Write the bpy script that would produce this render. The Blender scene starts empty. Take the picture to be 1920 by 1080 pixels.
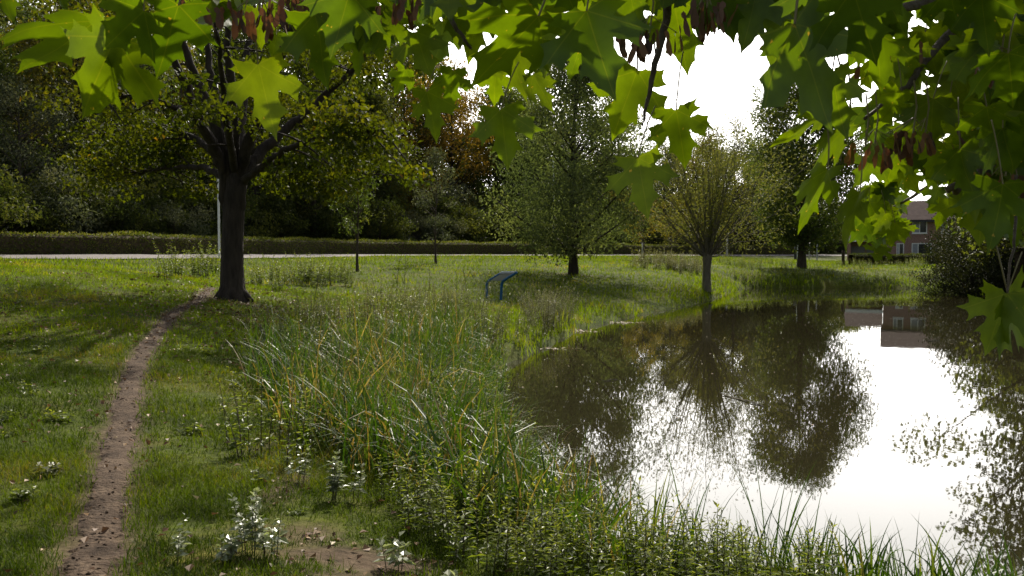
import bpy, math, random
import numpy as np
from mathutils import Vector, Matrix
from mathutils.geometry import delaunay_2d_cdt

# ------------------------------------------------------------------ scene, camera, sky, sun, exposure
S = bpy.context.scene
COL = S.collection
F = 1663.0
EYE = 2.4
PITCH = math.atan2(70, F)
cam_d = bpy.data.cameras.new('camera')
cam_d.lens = 36 * F / 1920
cam_d.clip_start = 0.05
cam_d.clip_end = 3000
cam_d.dof.use_dof = True
cam_d.dof.focus_distance = 3.2
cam_d.dof.aperture_fstop = 16.0
cam = bpy.data.objects.new('camera', cam_d)
COL.objects.link(cam)
cam.location = (0, 0, EYE)
cam.rotation_euler = (math.pi / 2 - PITCH, 0, 0)
S.camera = cam

SUN_EL, SUN_AZ = math.radians(40), math.radians(10)       # azimuth to the right of straight ahead (+Y)
W = bpy.data.worlds.new('World')
S.world = W
W.use_nodes = True
nt = W.node_tree
bg = nt.nodes['Background']
bg.inputs['Strength'].default_value = 0.07
sky = nt.nodes.new('ShaderNodeTexSky')
sky.sky_type = 'NISHITA'
sky.sun_disc = False
sky.sun_elevation = SUN_EL
sky.sun_rotation = SUN_AZ
sky.dust_density = 3.0
sky.air_density = 1.0
# thin bright cloud veil over the blue
tc = nt.nodes.new('ShaderNodeTexCoord')
nz = nt.nodes.new('ShaderNodeTexNoise')
nz.inputs['Scale'].default_value = 1.6
nz.inputs['Detail'].default_value = 6
# a bright cloud bank stands low under the sun and thins out towards the rest of the sky
dp = nt.nodes.new('ShaderNodeVectorMath'); dp.operation = 'DOT_PRODUCT'
GA, GE = math.radians(13), math.radians(17)
dp.inputs[1].default_value = (math.sin(GA) * math.cos(GE), math.cos(GA) * math.cos(GE), math.sin(GE))
nt.links.new(tc.outputs['Generated'], dp.inputs[0])
fw = nt.nodes.new('ShaderNodeMapRange'); fw.interpolation_type = 'SMOOTHSTEP'
fw.inputs[1].default_value = 0.66; fw.inputs[2].default_value = 0.93; fw.inputs[3].default_value = 0.05; fw.inputs[4].default_value = 1.0
nt.links.new(dp.outputs['Value'], fw.inputs[0])
rmp = nt.nodes.new('ShaderNodeMapRange')
rmp.inputs[1].default_value = 0.3
rmp.inputs[2].default_value = 0.6
rmp.inputs[3].default_value = 0.75
rmp.inputs[4].default_value = 1.0
ml_ = nt.nodes.new('ShaderNodeMath'); ml_.operation = 'MULTIPLY'
nt.links.new(rmp.outputs[0], ml_.inputs[0]); nt.links.new(fw.outputs[0], ml_.inputs[1])
mx = nt.nodes.new('ShaderNodeMixRGB')
mx.inputs[2].default_value = (46, 44.7, 42.6, 1)
nt.links.new(tc.outputs['Generated'], nz.inputs['Vector'])
nt.links.new(nz.outputs['Fac'], rmp.inputs[0])
nt.links.new(ml_.outputs[0], mx.inputs[0])
nt.links.new(sky.outputs[0], mx.inputs[1])
nt.links.new(mx.outputs[0], bg.inputs['Color'])

sd_ = bpy.data.lights.new('sun', 'SUN')
sd_.energy = 5.0
sd_.angle = math.radians(0.6)
sd_.color = (1.0, 0.93, 0.80)
sun = bpy.data.objects.new('sun', sd_)
COL.objects.link(sun)
SUND = Vector((math.sin(SUN_AZ) * math.cos(SUN_EL), math.cos(SUN_AZ) * math.cos(SUN_EL), math.sin(SUN_EL)))
sun.rotation_euler = SUND.to_track_quat('Z', 'Y').to_euler()
sun.location = SUND * 300

S.view_settings.view_transform = 'Standard'
S.view_settings.look = 'None'
S.view_settings.exposure = 0.35
S.view_settings.gamma = 1
S.render.engine = 'CYCLES'
S.cycles.use_denoising = True
S.cycles.max_bounces = 6
S.cycles.diffuse_bounces = 3
S.cycles.glossy_bounces = 3
S.cycles.transmission_bounces = 4
S.cycles.transparent_max_bounces = 4

random.seed(5)
RNG = np.random.default_rng(11)
U = RNG.uniform

# ------------------------------------------------------------------ helpers
def at(px, py, D):
    u, v = (px - 960) / F, (540 - py) / F
    d = np.array([u, math.cos(PITCH) + v * math.sin(PITCH), -math.sin(PITCH) + v * math.cos(PITCH)])
    return np.array([0, 0, EYE]) + d * (D / d[1])

def px2x(px, D):
    return (px - 960) / F * D

def nrm(a):
    a = np.asarray(a, float)
    return a / (np.linalg.norm(a, axis=-1, keepdims=True) + 1e-12)

class MB:
    """collects faces of one mesh"""
    def __init__(s):
        s.v, s.f, s.a, s.uv, s.n = [], {}, [], [], 0
    def add(s, verts, faces, val=0.5, uv=None):
        verts = np.asarray(verts, float).reshape(-1, 3)
        faces = faces if isinstance(faces, list) else [faces]
        for fa in faces:
            fa = np.asarray(fa, int)
            if fa.size:
                s.f.setdefault(fa.shape[1], []).append(fa + s.n)
        s.v.append(verts)
        val = np.asarray(val, float)
        s.a.append(np.full(len(verts), float(val)) if val.ndim == 0 else val)
        s.uv.append(np.zeros((len(verts), 3)) if uv is None else uv)
        s.n += len(verts)
        return s
    def mesh(s, name, mat, smooth=False, uv=False):
        me = bpy.data.meshes.new(name)
        V = np.concatenate(s.v)
        me.vertices.add(len(V))
        me.vertices.foreach_set('co', V.astype(np.float32).ravel())
        loops, starts, off = [], [], 0
        for k, fl in s.f.items():
            fa = np.concatenate(fl)
            loops.append(fa.ravel())
            starts.append(off + np.arange(len(fa)) * k)
            off += fa.size
        loops = np.concatenate(loops)
        starts = np.concatenate(starts)
        me.loops.add(len(loops))
        me.polygons.add(len(starts))
        me.loops.foreach_set('vertex_index', loops.astype(np.int32))
        me.polygons.foreach_set('loop_start', starts.astype(np.int32))
        me.update(calc_edges=True)
        at_ = me.attributes.new('v', 'FLOAT', 'POINT')
        at_.data.foreach_set('value', np.concatenate(s.a).astype(np.float32))
        if uv:
            au = me.attributes.new('lp', 'FLOAT_VECTOR', 'POINT')
            au.data.foreach_set('vector', np.concatenate(s.uv).astype(np.float32).ravel())
        me.validate()
        me.polygons.foreach_set('use_smooth', np.full(len(me.polygons), smooth))
        if mat:
            me.materials.append(mat)
        return me
    def obj(s, name, mat, parent=None, smooth=False, uv=False):
        o = bpy.data.objects.new(name, s.mesh(name, mat, smooth, uv))
        COL.objects.link(o)
        if parent:
            o.parent = parent
        return o

def tube(mb, pts, rad, n=7, val=0.5, cap=True):
    pts = np.asarray(pts, float)
    m = len(pts)
    rad = np.broadcast_to(np.asarray(rad, float), (m,))
    t = nrm(np.gradient(pts, axis=0))
    ref = np.array([0.31, 0.2, 0.93]) if abs(t[0][2]) < 0.8 else np.array([0.9, 0.3, 0.1])
    a = nrm(np.cross(t, ref))
    b = np.cross(t, a)
    th = np.arange(n) / n * 2 * np.pi
    ring = pts[:, None] + rad[:, None, None] * (np.cos(th)[None, :, None] * a[:, None] + np.sin(th)[None, :, None] * b[:, None])
    i = np.arange(m - 1)[:, None] * n
    j = np.arange(n)[None]
    k = (j + 1) % n
    q = np.stack([i + j, i + k, i + n + k, i + n + j], -1).reshape(-1, 4)
    fs = [q]
    if cap:
        fs.append(np.array([list(range((m - 1) * n, m * n))]))
    mb.add(ring.reshape(-1, 3), fs, val)

def box(mb, lo, hi, val=0.5):
    lo, hi = np.array(lo, float), np.array(hi, float)
    c = np.array([[0,0,0],[1,0,0],[1,1,0],[0,1,0],[0,0,1],[1,0,1],[1,1,1],[0,1,1]])
    mb.add(lo + c * (hi - lo), np.array([[3,2,1,0],[4,5,6,7],[0,1,5,4],[1,2,6,5],[2,3,7,6],[3,0,4,7]]), val)

def kites(mb, c, axis, normal, L, Wd, val, fold=0.25, droop=0.15):
    """one leaf = two triangles folded along the midrib; c is the leaf base"""
    c = np.asarray(c, float)
    n = len(c)
    L = np.broadcast_to(L, (n,))[:, None]
    Wd = np.broadcast_to(Wd, (n,))[:, None]
    ax = nrm(axis)
    sd = nrm(np.cross(ax, normal))
    nm = np.cross(sd, ax)
    mid = c + ax * L * 0.45
    l = mid - sd * Wd / 2 + nm * Wd * fold * 0.5
    r = mid + sd * Wd / 2 + nm * Wd * fold * 0.5
    tip = c + ax * L - nm * L * droop
    V = np.stack([c, r, tip, l], 1).reshape(-1, 3)
    i = np.arange(n)[:, None] * 4
    T = np.concatenate([i + np.array([[0, 1, 2]]), i + np.array([[0, 2, 3]])])
    mb.add(V, T, np.repeat(np.broadcast_to(val, (n,)), 4))

def blades(mb, base, h, w, lean, bend, az, val, seg=3, zsag=0.0):
    """grass or reed blades: tapered strips that lean (radians) and bend further towards the tip"""
    n = len(base)
    h, w, lean, bend, az = [np.broadcast_to(np.asarray(q, float), (n,)) for q in (h, w, lean, bend, az)]
    d = np.stack([np.cos(az), np.sin(az), np.zeros(n)], -1)
    wa = az + np.pi / 2 + U(-0.9, 0.9, n)
    s = np.stack([np.cos(wa), np.sin(wa), np.zeros(n)], -1)
    rows = []
    p = np.asarray(base, float).copy()
    for k in range(seg + 1):
        t = k / seg
        ww = w * (1 - t ** 1.6) * (0.75 + 0.25 * min(1, t * 4))
        if k < seg:
            rows += [p - s * ww[:, None] / 2, p + s * ww[:, None] / 2]
        else:
            rows += [p]
        th = lean + bend * (t + 0.5 / seg) ** 1.5
        p = p + (d * np.sin(th)[:, None] + np.array([0, 0, 1.0]) * np.cos(th)[:, None]) * (h / seg)[:, None]
    V = np.stack(rows, 1)
    m = V.shape[1]
    i = np.arange(n)[:, None] * m
    fs = []
    for k in range(seg - 1):
        fs.append(i + np.array([[2*k, 2*k+1, 2*k+3, 2*k+2]]))
    tri = i + np.array([[2*seg-2, 2*seg-1, 2*seg]])
    out = [tri]
    if fs:
        out.append(np.concatenate(fs))
    mb.add(V.reshape(-1, 3), out, np.repeat(np.broadcast_to(val, (n,)), m))

def tag(o, label=None, cat=None, group=None, kind=None):
    if label: o['label'] = label
    if cat: o['category'] = cat
    if group: o['group'] = group
    if kind: o['kind'] = kind
    return o

def thing(name, loc, label, cat, group=None, rz=0, sc=1):
    o = bpy.data.objects.new(name, None)
    o.empty_display_size = 0.2
    COL.objects.link(o)
    o.location = loc
    o.rotation_euler = (0, 0, rz)
    o.scale = (sc, sc, sc) if np.isscalar(sc) else sc
    return tag(o, label, cat, group)

def copy_thing(src, loc, rz, sc, label, group=None):
    r = src.copy()
    COL.objects.link(r)
    r.location = loc
    r.rotation_euler = (0, 0, rz)
    r.scale = (sc, sc, sc) if np.isscalar(sc) else sc
    r['label'] = label
    if group: r['group'] = group
    for ch in src.children:
        c = ch.copy()
        COL.objects.link(c)
        c.parent = r
        for g in ch.children:
            d = g.copy()
            COL.objects.link(d)
            d.parent = c
    return r

# ------------------------------------------------------------------ materials
def new_mat(name):
    m = bpy.data.materials.new(name)
    m.use_nodes = True
    n = m.node_tree.nodes
    return m, n, m.node_tree.links, n['Principled BSDF'], n['Material Output']

def ramp(n, stops):
    r = n.new('ShaderNodeValToRGB')
    e = r.color_ramp.elements
    while len(e) < len(stops):
        e.new(0.5)
    for el, (p, c) in zip(e, stops):
        el.position = p
        el.color = (*c, 1)
    return r

def leaf_mat(name, stops, trans=0.4, tcol=(1.6, 1.8, 0.6), rough=0.45, spec=0.5, objvar=0.25):
    m, n, L, P, O = new_mat(name)
    a = n.new('ShaderNodeAttribute'); a.attribute_name = 'v'
    oi = n.new('ShaderNodeObjectInfo')
    mr = n.new('ShaderNodeMath'); mr.operation = 'MULTIPLY_ADD'
    mr.inputs[1].default_value = objvar
    sub = n.new('ShaderNodeMath'); sub.operation = 'SUBTRACT'; sub.inputs[1].default_value = 0.5
    L.new(oi.outputs['Random'], sub.inputs[0])
    L.new(sub.outputs[0], mr.inputs[0])
    L.new(a.outputs['Fac'], mr.inputs[2])
    r = ramp(n, stops)
    L.new(mr.outputs[0], r.inputs[0])
    L.new(r.outputs[0], P.inputs['Base Color'])
    P.inputs['Roughness'].default_value = rough
    P.inputs['Specular IOR Level'].default_value = spec
    T = n.new('ShaderNodeBsdfTranslucent')
    mu = n.new('ShaderNodeMixRGB'); mu.blend_type = 'MULTIPLY'; mu.inputs[0].default_value = 1
    mu.inputs[2].default_value = (*tcol, 1)
    L.new(r.outputs[0], mu.inputs[1])
    L.new(mu.outputs[0], T.inputs[0])
    X = n.new('ShaderNodeMixShader'); X.inputs[0].default_value = trans
    L.new(P.outputs[0], X.inputs[1]); L.new(T.outputs[0], X.inputs[2])
    L.new(X.outputs[0], O.inputs[0])
    return m

def noise_mat(name, stops, scale, rough=0.9, bump=0.0, bscale=None, detail=8, stretch=None, spec=0.3):
    m, n, L, P, O = new_mat(name)
    tc = n.new('ShaderNodeTexCoord')
    src = tc.outputs['Object']
    if stretch:
        mp = n.new('ShaderNodeMapping'); mp.inputs['Scale'].default_value = stretch
        L.new(src, mp.inputs[0]); src = mp.outputs[0]
    nz = n.new('ShaderNodeTexNoise'); nz.inputs['Scale'].default_value = scale; nz.inputs['Detail'].default_value = detail
    nz.inputs['Roughness'].default_value = 0.65
    L.new(src, nz.inputs['Vector'])
    r = ramp(n, stops)
    L.new(nz.outputs['Fac'], r.inputs[0]); L.new(r.outputs[0], P.inputs['Base Color'])
    P.inputs['Roughness'].default_value = rough
    P.inputs['Specular IOR Level'].default_value = spec
    if bump:
        n2 = n.new('ShaderNodeTexNoise'); n2.inputs['Scale'].default_value = bscale or scale * 3; n2.inputs['Detail'].default_value = 6
        L.new(src, n2.inputs['Vector'])
        b = n.new('ShaderNodeBump'); b.inputs['Strength'].default_value = bump
        b.inputs['Distance'].default_value = 0.05
        L.new(n2.outputs['Fac'], b.inputs['Height']); L.new(b.outputs[0], P.inputs['Normal'])
    return m

def plain_mat(name, c, rough=0.6, metal=0.0, spec=0.4):
    return noise_mat(name, [(0.3, tuple(x * 0.85 for x in c)), (0.7, tuple(min(1, x * 1.1) for x in c))], 6, rough, 0, spec=spec)

M = {}
M['bark'] = noise_mat('bark', [(0.3, (0.030, 0.022, 0.015)), (0.7, (0.095, 0.072, 0.050))], 9, 0.95, 0.9, 22, stretch=(1, 1, 0.22))
M['darkbark'] = noise_mat('dark_bark', [(0.3, (0.016, 0.012, 0.008)), (0.7, (0.055, 0.042, 0.030))], 9, 0.95, 0.9, 20, stretch=(1, 1, 0.22))
M['palebark'] = noise_mat('pale_bark', [(0.3, (0.08, 0.07, 0.045)), (0.7, (0.19, 0.165, 0.11))], 9, 0.95, 0.8, 20, stretch=(1, 1, 0.25))
M['twig'] = noise_mat('twig_bark', [(0.3, (0.05, 0.035, 0.022)), (0.7, (0.14, 0.11, 0.08))], 30, 0.7, 0.4)
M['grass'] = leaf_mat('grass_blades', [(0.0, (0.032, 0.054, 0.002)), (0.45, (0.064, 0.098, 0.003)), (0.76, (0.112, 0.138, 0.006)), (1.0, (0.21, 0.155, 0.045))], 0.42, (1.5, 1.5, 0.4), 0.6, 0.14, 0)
M['bankgrass_lit'] = leaf_mat('bank_grass_blades_lit', [(0.0, (0.065, 0.095, 0.003)), (0.45, (0.105, 0.155, 0.004)), (0.78, (0.16, 0.20, 0.008)), (1.0, (0.25, 0.20, 0.04))], 0.55, (1.5, 1.5, 0.4), 0.7, 0.08, 0)  # brighter, yellower grass copy: the bank's sunlight is put into the colour
M['reed'] = leaf_mat('reed_blades', [(0.0, (0.018, 0.045, 0.006)), (0.4, (0.045, 0.090, 0.008)), (0.62, (0.105, 0.14, 0.02)), (0.75, (0.19, 0.145, 0.055)), (0.9, (0.24, 0.145, 0.055)), (1.0, (0.35, 0.28, 0.16))], 0.38, (1.5, 1.5, 0.5), 0.45, 0.28, 0)
M['weed'] = leaf_mat('weed_leaves', [(0.0, (0.045, 0.075, 0.010)), (0.5, (0.095, 0.130, 0.018)), (1.0, (0.20, 0.22, 0.05))], 0.48, (1.6, 1.55, 0.5), 0.4, 0.36, 0.2)
M['greyweed'] = leaf_mat('grey_weed_leaves', [(0.0, (0.070, 0.080, 0.028)), (0.5, (0.12, 0.130, 0.045)), (1.0, (0.25, 0.23, 0.10))], 0.35, (1.4, 1.4, 0.6), 0.4, 0.45, 0.2)
M['paleweed'] = leaf_mat('pale_weed_leaves', [(0.0, (0.09, 0.115, 0.05)), (0.5, (0.20, 0.225, 0.13)), (1.0, (0.36, 0.37, 0.25))], 0.3, (1.3, 1.4, 0.7), 0.32, 0.6, 0.1)
M['stem'] = plain_mat('plant_stem', (0.07, 0.055, 0.025), 0.6)
M['hedge'] = leaf_mat('hedge_leaves', [(0.0, (0.055, 0.075, 0.009)), (0.5, (0.115, 0.140, 0.016)), (1.0, (0.21, 0.18, 0.045))], 0.35, (1.5, 1.5, 0.6), 0.5, 0.3, 0)
M['hedgecore'] = noise_mat('hedge_twigs', [(0.3, (0.025, 0.022, 0.010)), (0.7, (0.09, 0.065, 0.035))], 8, 1.0)
M['maple_far'] = leaf_mat('yellowing_maple_leaves', [(0.0, (0.030, 0.044, 0.004)), (0.5, (0.062, 0.075, 0.006)), (0.85, (0.115, 0.112, 0.009)), (1.0, (0.24, 0.13, 0.02))], 0.5, (1.6, 1.55, 0.4), 0.6, 0.16, 0)
M['green'] = leaf_mat('mid_green_leaves', [(0.0, (0.034, 0.052, 0.012)), (0.5, (0.070, 0.092, 0.018)), (1.0, (0.15, 0.15, 0.03))], 0.45, (1.5, 1.6, 0.6), 0.5, 0.28, 0.35)
M['dark'] = leaf_mat('dark_green_leaves', [(0.0, (0.022, 0.032, 0.008)), (0.5, (0.048, 0.060, 0.014)), (1.0, (0.11, 0.105, 0.026))], 0.42, (1.4, 1.5, 0.6), 0.6, 0.14, 0.35)
M['darkbush'] = leaf_mat('dark_bush_leaves', [(0.0, (0.014, 0.020, 0.007)), (0.5, (0.030, 0.038, 0.013)), (1.0, (0.075, 0.070, 0.028))], 0.18, (1.4, 1.4, 0.6), 0.6, 0.12, 0.3)
M['olive'] = leaf_mat('olive_yellow_leaves', [(0.0, (0.048, 0.050, 0.008)), (0.5, (0.11, 0.10, 0.014)), (1.0, (0.24, 0.175, 0.022))], 0.5, (1.5, 1.5, 0.6), 0.45, 0.4, 0.4)
M['grey'] = leaf_mat('grey_green_leaves', [(0.0, (0.042, 0.052, 0.030)), (0.5, (0.076, 0.088, 0.050)), (1.0, (0.145, 0.145, 0.085))], 0.35, (1.4, 1.4, 0.7), 0.6, 0.12, 0.2)
M['alder'] = leaf_mat('alder_leaves', [(0.0, (0.055, 0.072, 0.032)), (0.5, (0.110, 0.130, 0.056)), (1.0, (0.17, 0.175, 0.07))], 0.45, (1.5, 1.6, 0.7), 0.65, 0.1, 0.1)
M['rust'] = leaf_mat('rust_orange_leaves', [(0.0, (0.065, 0.048, 0.010)), (0.5, (0.13, 0.098, 0.015)), (1.0, (0.24, 0.155, 0.03))], 0.45, (1.6, 1.4, 0.6), 0.6, 0.15, 0.2)
M['willow'] = leaf_mat('willow_leaves', [(0.0, (0.060, 0.072, 0.022)), (0.5, (0.12, 0.130, 0.036)), (1.0, (0.22, 0.20, 0.06))], 0.42, (1.5, 1.5, 0.7), 0.6, 0.15, 0.1)
M['road'] = noise_mat('road_asphalt', [(0.3, (0.15, 0.13, 0.125)), (0.7, (0.21, 0.185, 0.17))], 3, 0.85, 0.2, 60)
M['white'] = plain_mat('white_paint', (0.78, 0.77, 0.74), 0.5)
M['post'] = plain_mat('pale_post', (0.45, 0.43, 0.34), 0.5)
M['galv'] = plain_mat('galvanised_steel', (0.36, 0.37, 0.36), 0.45)
M['darkpost'] = plain_mat('dark_post', (0.04, 0.045, 0.05), 0.6)
M['blue'] = plain_mat('blue_enamel', (0.010, 0.095, 0.23), 0.4, spec=0.4)
M['panelback'] = plain_mat('panel_back', (0.20, 0.20, 0.15), 0.6)
M['seed'] = leaf_mat('dry_seed_wings', [(0.0, (0.045, 0.020, 0.010)), (0.5, (0.095, 0.045, 0.022)), (1.0, (0.20, 0.105, 0.05))], 0.25, (1.4, 1.0, 0.6), 0.5, 0.4, 0.2)
M['litter'] = leaf_mat('fallen_leaves', [(0.0, (0.06, 0.03, 0.015)), (0.5, (0.15, 0.075, 0.03)), (0.8, (0.26, 0.15, 0.05)), (1.0, (0.42, 0.34, 0.20))], 0.15, (1, 1, 1), 0.6, 0.4, 0)

def ground_mat():
    m, n, L, P, O = new_mat('meadow_ground')
    tc = n.new('ShaderNodeTexCoord')
    def noise(sc, det=6):
        z = n.new('ShaderNodeTexNoise'); z.inputs['Scale'].default_value = sc; z.inputs['Detail'].default_value = det
        z.inputs['Roughness'].default_value = 0.65
        L.new(tc.outputs['Object'], z.inputs['Vector']); return z
    a = noise(0.55); b = noise(9)
    r1 = ramp(n, [(0.3, (0.036, 0.055, 0.004)), (0.5, (0.065, 0.088, 0.006)), (0.7, (0.11, 0.105, 0.016))])
    r2 = ramp(n, [(0.3, (0.45, 0.45, 0.45)), (0.7, (1.25, 1.2, 1.1))])
    L.new(a.outputs[0], r1.inputs[0]); L.new(b.outputs[0], r2.inputs[0])
    mu = n.new('ShaderNodeMixRGB'); mu.blend_type = 'MULTIPLY'; mu.inputs[0].default_value = 1
    L.new(r1.outputs[0], mu.inputs[1]); L.new(r2.outputs[0], mu.inputs[2])
    e = noise(14)
    r3 = ramp(n, [(0.3, (0.040, 0.026, 0.016)), (0.52, (0.090, 0.060, 0.040)), (0.75, (0.15, 0.105, 0.072))])
    L.new(e.outputs[0], r3.inputs[0])
    at_ = n.new('ShaderNodeAttribute'); at_.attribute_name = 'v'
    mx = n.new('ShaderNodeMixRGB')
    L.new(at_.outputs['Fac'], mx.inputs[0]); L.new(mu.outputs[0], mx.inputs[1]); L.new(r3.outputs[0], mx.inputs[2])
    L.new(mx.outputs[0], P.inputs['Base Color'])
    P.inputs['Roughness'].default_value = 1; P.inputs['Specular IOR Level'].default_value = 0.15
    bp = n.new('ShaderNodeBump'); bp.inputs['Strength'].default_value = 0.8; bp.inputs['Distance'].default_value = 0.05
    L.new(b.outputs[0], bp.inputs['Height']); L.new(bp.outputs[0], P.inputs['Normal'])
    return m
M['ground'] = ground_mat()
M['path'] = noise_mat('trodden_earth', [(0.28, (0.036, 0.023, 0.014)), (0.5, (0.078, 0.051, 0.032)), (0.72, (0.135, 0.094, 0.061))], 5, 0.95, 0.9, 26, 10, spec=0.2)

def water_mat():
    m, n, L, P, O = new_mat('pond_water')
    P.inputs['Base Color'].default_value = (0.022, 0.019, 0.009, 1)
    P.inputs['Roughness'].default_value = 0.015
    P.inputs['IOR'].default_value = 1.45
    tc = n.new('ShaderNodeTexCoord')
    mp = n.new('ShaderNodeMapping'); mp.inputs['Scale'].default_value = (1.0, 0.55, 1)
    L.new(tc.outputs['Object'], mp.inputs[0])
    z = n.new('ShaderNodeTexNoise'); z.inputs['Scale'].default_value = 3.0; z.inputs['Detail'].default_value = 3
    L.new(mp.outputs[0], z.inputs['Vector'])
    b = n.new('ShaderNodeBump'); b.inputs['Strength'].default_value = 0.022; b.inputs['Distance'].default_value = 0.03
    L.new(z.outputs['Fac'], b.inputs['Height']); L.new(b.outputs[0], P.inputs['Normal'])
    return m
M['water'] = water_mat()

# ------------------------------------------------------------------ terrain
POND = np.array([(0.75,7.3),(0.45,8.6),(-0.05,11.5),(-0.2,14.5),(-0.15,18.5),(1.1,23),(2.1,27),(4.2,31.5),(6.4,36),(9.2,42),(11.6,48),(13.6,54),
                 (15.5,57.5),(20,57.6),(25.4,56.5),(24.6,52),(24.6,46),(21.2,36.5),(19,26),(16,16),(12,9),(8,6.4),(3.7,6.15),(2.2,6.3),(1.2,6.65)])
def poly_sd(x, y, P):
    """signed distance, negative inside"""
    x, y = np.asarray(x, float), np.asarray(y, float)
    d = np.full(x.shape, 1e9); ins = np.zeros(x.shape, bool)
    for i in range(len(P)):
        (ax, ay), (bx, by) = P[i], P[(i + 1) % len(P)]
        ex, ey = bx - ax, by - ay
        t = np.clip(((x - ax) * ex + (y - ay) * ey) / (ex * ex + ey * ey), 0, 1)
        d = np.minimum(d, np.hypot(x - ax - t * ex, y - ay - t * ey))
        c = (ay > y) != (by > y)
        ins ^= c & (x < ex * (y - ay) / (by - ay + 1e-12) + ax)
    return np.where(ins, -d, d)
def line_d(x, y, P):
    x, y = np.asarray(x, float), np.asarray(y, float)
    d = np.full(x.shape, 1e9)
    for (ax, ay), (bx, by) in zip(P[:-1], P[1:]):
        ex, ey = bx - ax, by - ay
        t = np.clip(((x - ax) * ex + (y - ay) * ey) / (ex * ex + ey * ey), 0, 1)
        d = np.minimum(d, np.hypot(x - ax - t * ex, y - ay - t * ey))
    return d
def inside(x, y, P):
    return poly_sd(x, y, np.array(P)) < 0

def smooth_line(P, n):
    """Catmull-Rom through P"""
    P = np.array(P, float)
    Q = np.vstack([2 * P[0] - P[1], P, 2 * P[-1] - P[-2]])
    out = []
    for i in range(1, len(Q) - 2):
        for t in np.linspace(0, 1, n, endpoint=False):
            a, b, c, d = Q[i-1:i+3]
            out.append(0.5 * (2*b + (c-a)*t + (2*a-5*b+4*c-d)*t*t + (3*b-a-3*c+d)*t**3))
    out.append(P[-1])
    return np.array(out)

HEDGE = smooth_line([(-60,14),(-42,25),(-23.5,40),(-18.3,46),(-15.2,55),(-10.2,65),(1.9,78),(19.4,95),(38,107),(60,117)], 8)
def offset_line(P, d):
    t = nrm(np.gradient(P, axis=0))
    return P + np.stack([t[:, 1], -t[:, 0]], -1) * d       # d > 0: to the camera's side of the road
ROAD_FAR, ROAD_NEAR = offset_line(HEDGE, 0.75), offset_line(HEDGE, 4.9)
PATH_PX = [(130,1180,4.1),(165,1080,4.6),(205,900,6.6),(240,740,10),(270,660,13.5),(325,590,18.5),(375,562,21.5)]
PATHW = smooth_line([(0.02*0-2.05,2.5)] + [tuple(at(*p)[:2]) for p in PATH_PX] + [(-8.6,25.5)], 8)

ctrl = [at(*p) for p in PATH_PX[1:]] + [at(*p) for p in [
    (435,558,22),(-300,1080,4.8),(600,1080,4.6),(0,800,8.6),(-500,800,8.6),(0,600,17),(-800,600,17),(0,500,27),(-700,505,24),
    (300,505,34),(500,525,34),(670,510,40),(817,495,50),(1075,515,45),(925,560,33),(700,560,30),(600,600,22),(600,700,13.2),(500,800,9.5),(800,600,22),
    (1325,522,45),(1250,500,55),(1503,503,65),(1600,503,66),(1700,503,66),(1860,545,49),(2150,550,44)]]
ctrl += [np.array(c, float) for c in [(0,2.5,.72),(-0.4,4.9,.5),(1.5,5,.35),(3,5,.3),(6,5,.4),(0,0,.75),(4,1,.6),(-10,0,.8),(0,-8,.85),(20,4,.9),(26,20,.7),(30,36,.6),(34,50,.8),(45,66,1.3),(36,86,1.25),(46,86,1.3),
         (-40,5,1.0),(-60,60,2.4),(-20,90,2.4),(10,130,2.4),(60,150,2.2),(80,90,1.6),(80,30,1.2),(-100,0,2),(100,-30,1.5),(-60,-40,1.5),(-100,150,2.6),(120,160,2.4)]]
for i in range(8, len(HEDGE), 4):
    h, r = HEDGE[i], ROAD_NEAR[i]
    pxh = 960 + F * h[0] / h[1]
    if h[1] < 30: continue
    ctrl.append(np.array([h[0], h[1], EYE - 7.5 / F * h[1]]))
    pyr = np.interp(pxh, [0, 420, 620], [487, 484.5, 480.2])
    ctrl.append(np.array([r[0], r[1], EYE - (pyr - 470) / F * r[1]]))
ctrl = np.array(ctrl)
def _phi(r2):
    return 0.5 * r2 * np.log(r2 + 1e-9)
_n = len(ctrl)
_A = np.zeros((_n + 3, _n + 3))
_d = ctrl[:, None, :2] - ctrl[None, :, :2]
_A[:_n, :_n] = _phi((_d ** 2).sum(-1)) + np.eye(_n) * 1.0
_A[:_n, _n:] = np.c_[np.ones(_n), ctrl[:, :2]]
_A[_n:, :_n] = _A[:_n, _n:].T
_w = np.linalg.solve(_A, np.r_[ctrl[:, 2], 0, 0, 0])
def gz(x, y):
    x, y = np.asarray(x, float), np.asarray(y, float)
    sh = x.shape
    xf, yf = np.clip(x.ravel(), -90, 110), np.clip(y.ravel(), -30, 150)
    out = np.empty(len(xf))
    for s in range(0, len(xf), 40000):
        a, b = xf[s:s+40000], yf[s:s+40000]
        r2 = (a[:, None] - ctrl[None, :, 0]) ** 2 + (b[:, None] - ctrl[None, :, 1]) ** 2
        out[s:s+40000] = _phi(r2) @ _w[:_n] + _w[_n] + _w[_n+1] * a + _w[_n+2] * b
    z = np.clip(out, 0.22, 3.2)
    d = poly_sd(xf, yf, POND) + 0.12 * np.sin(xf * 2.1 + 0.7 * yf) * np.sin(yf * 1.3)
    far = np.clip((yf - 20) / 20, 0, 1)
    k = 0.55 + 0.9 * far
    z = np.where(d > 0, z * (1 - np.exp(-np.maximum(d, 0) / k)) + 0.02 * np.minimum(1, d * 5), -0.6 * (1 - np.exp(np.minimum(d, 0) / 0.5)) - 0.02)
    z = z + np.where(d > 0.3, 0.02 * np.sin(xf * 1.7 + 1.1 * np.sin(yf * 0.9)) * np.sin(yf * 1.9 + 0.8 * np.sin(xf * 1.3)), 0)
    return z.reshape(sh)
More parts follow.
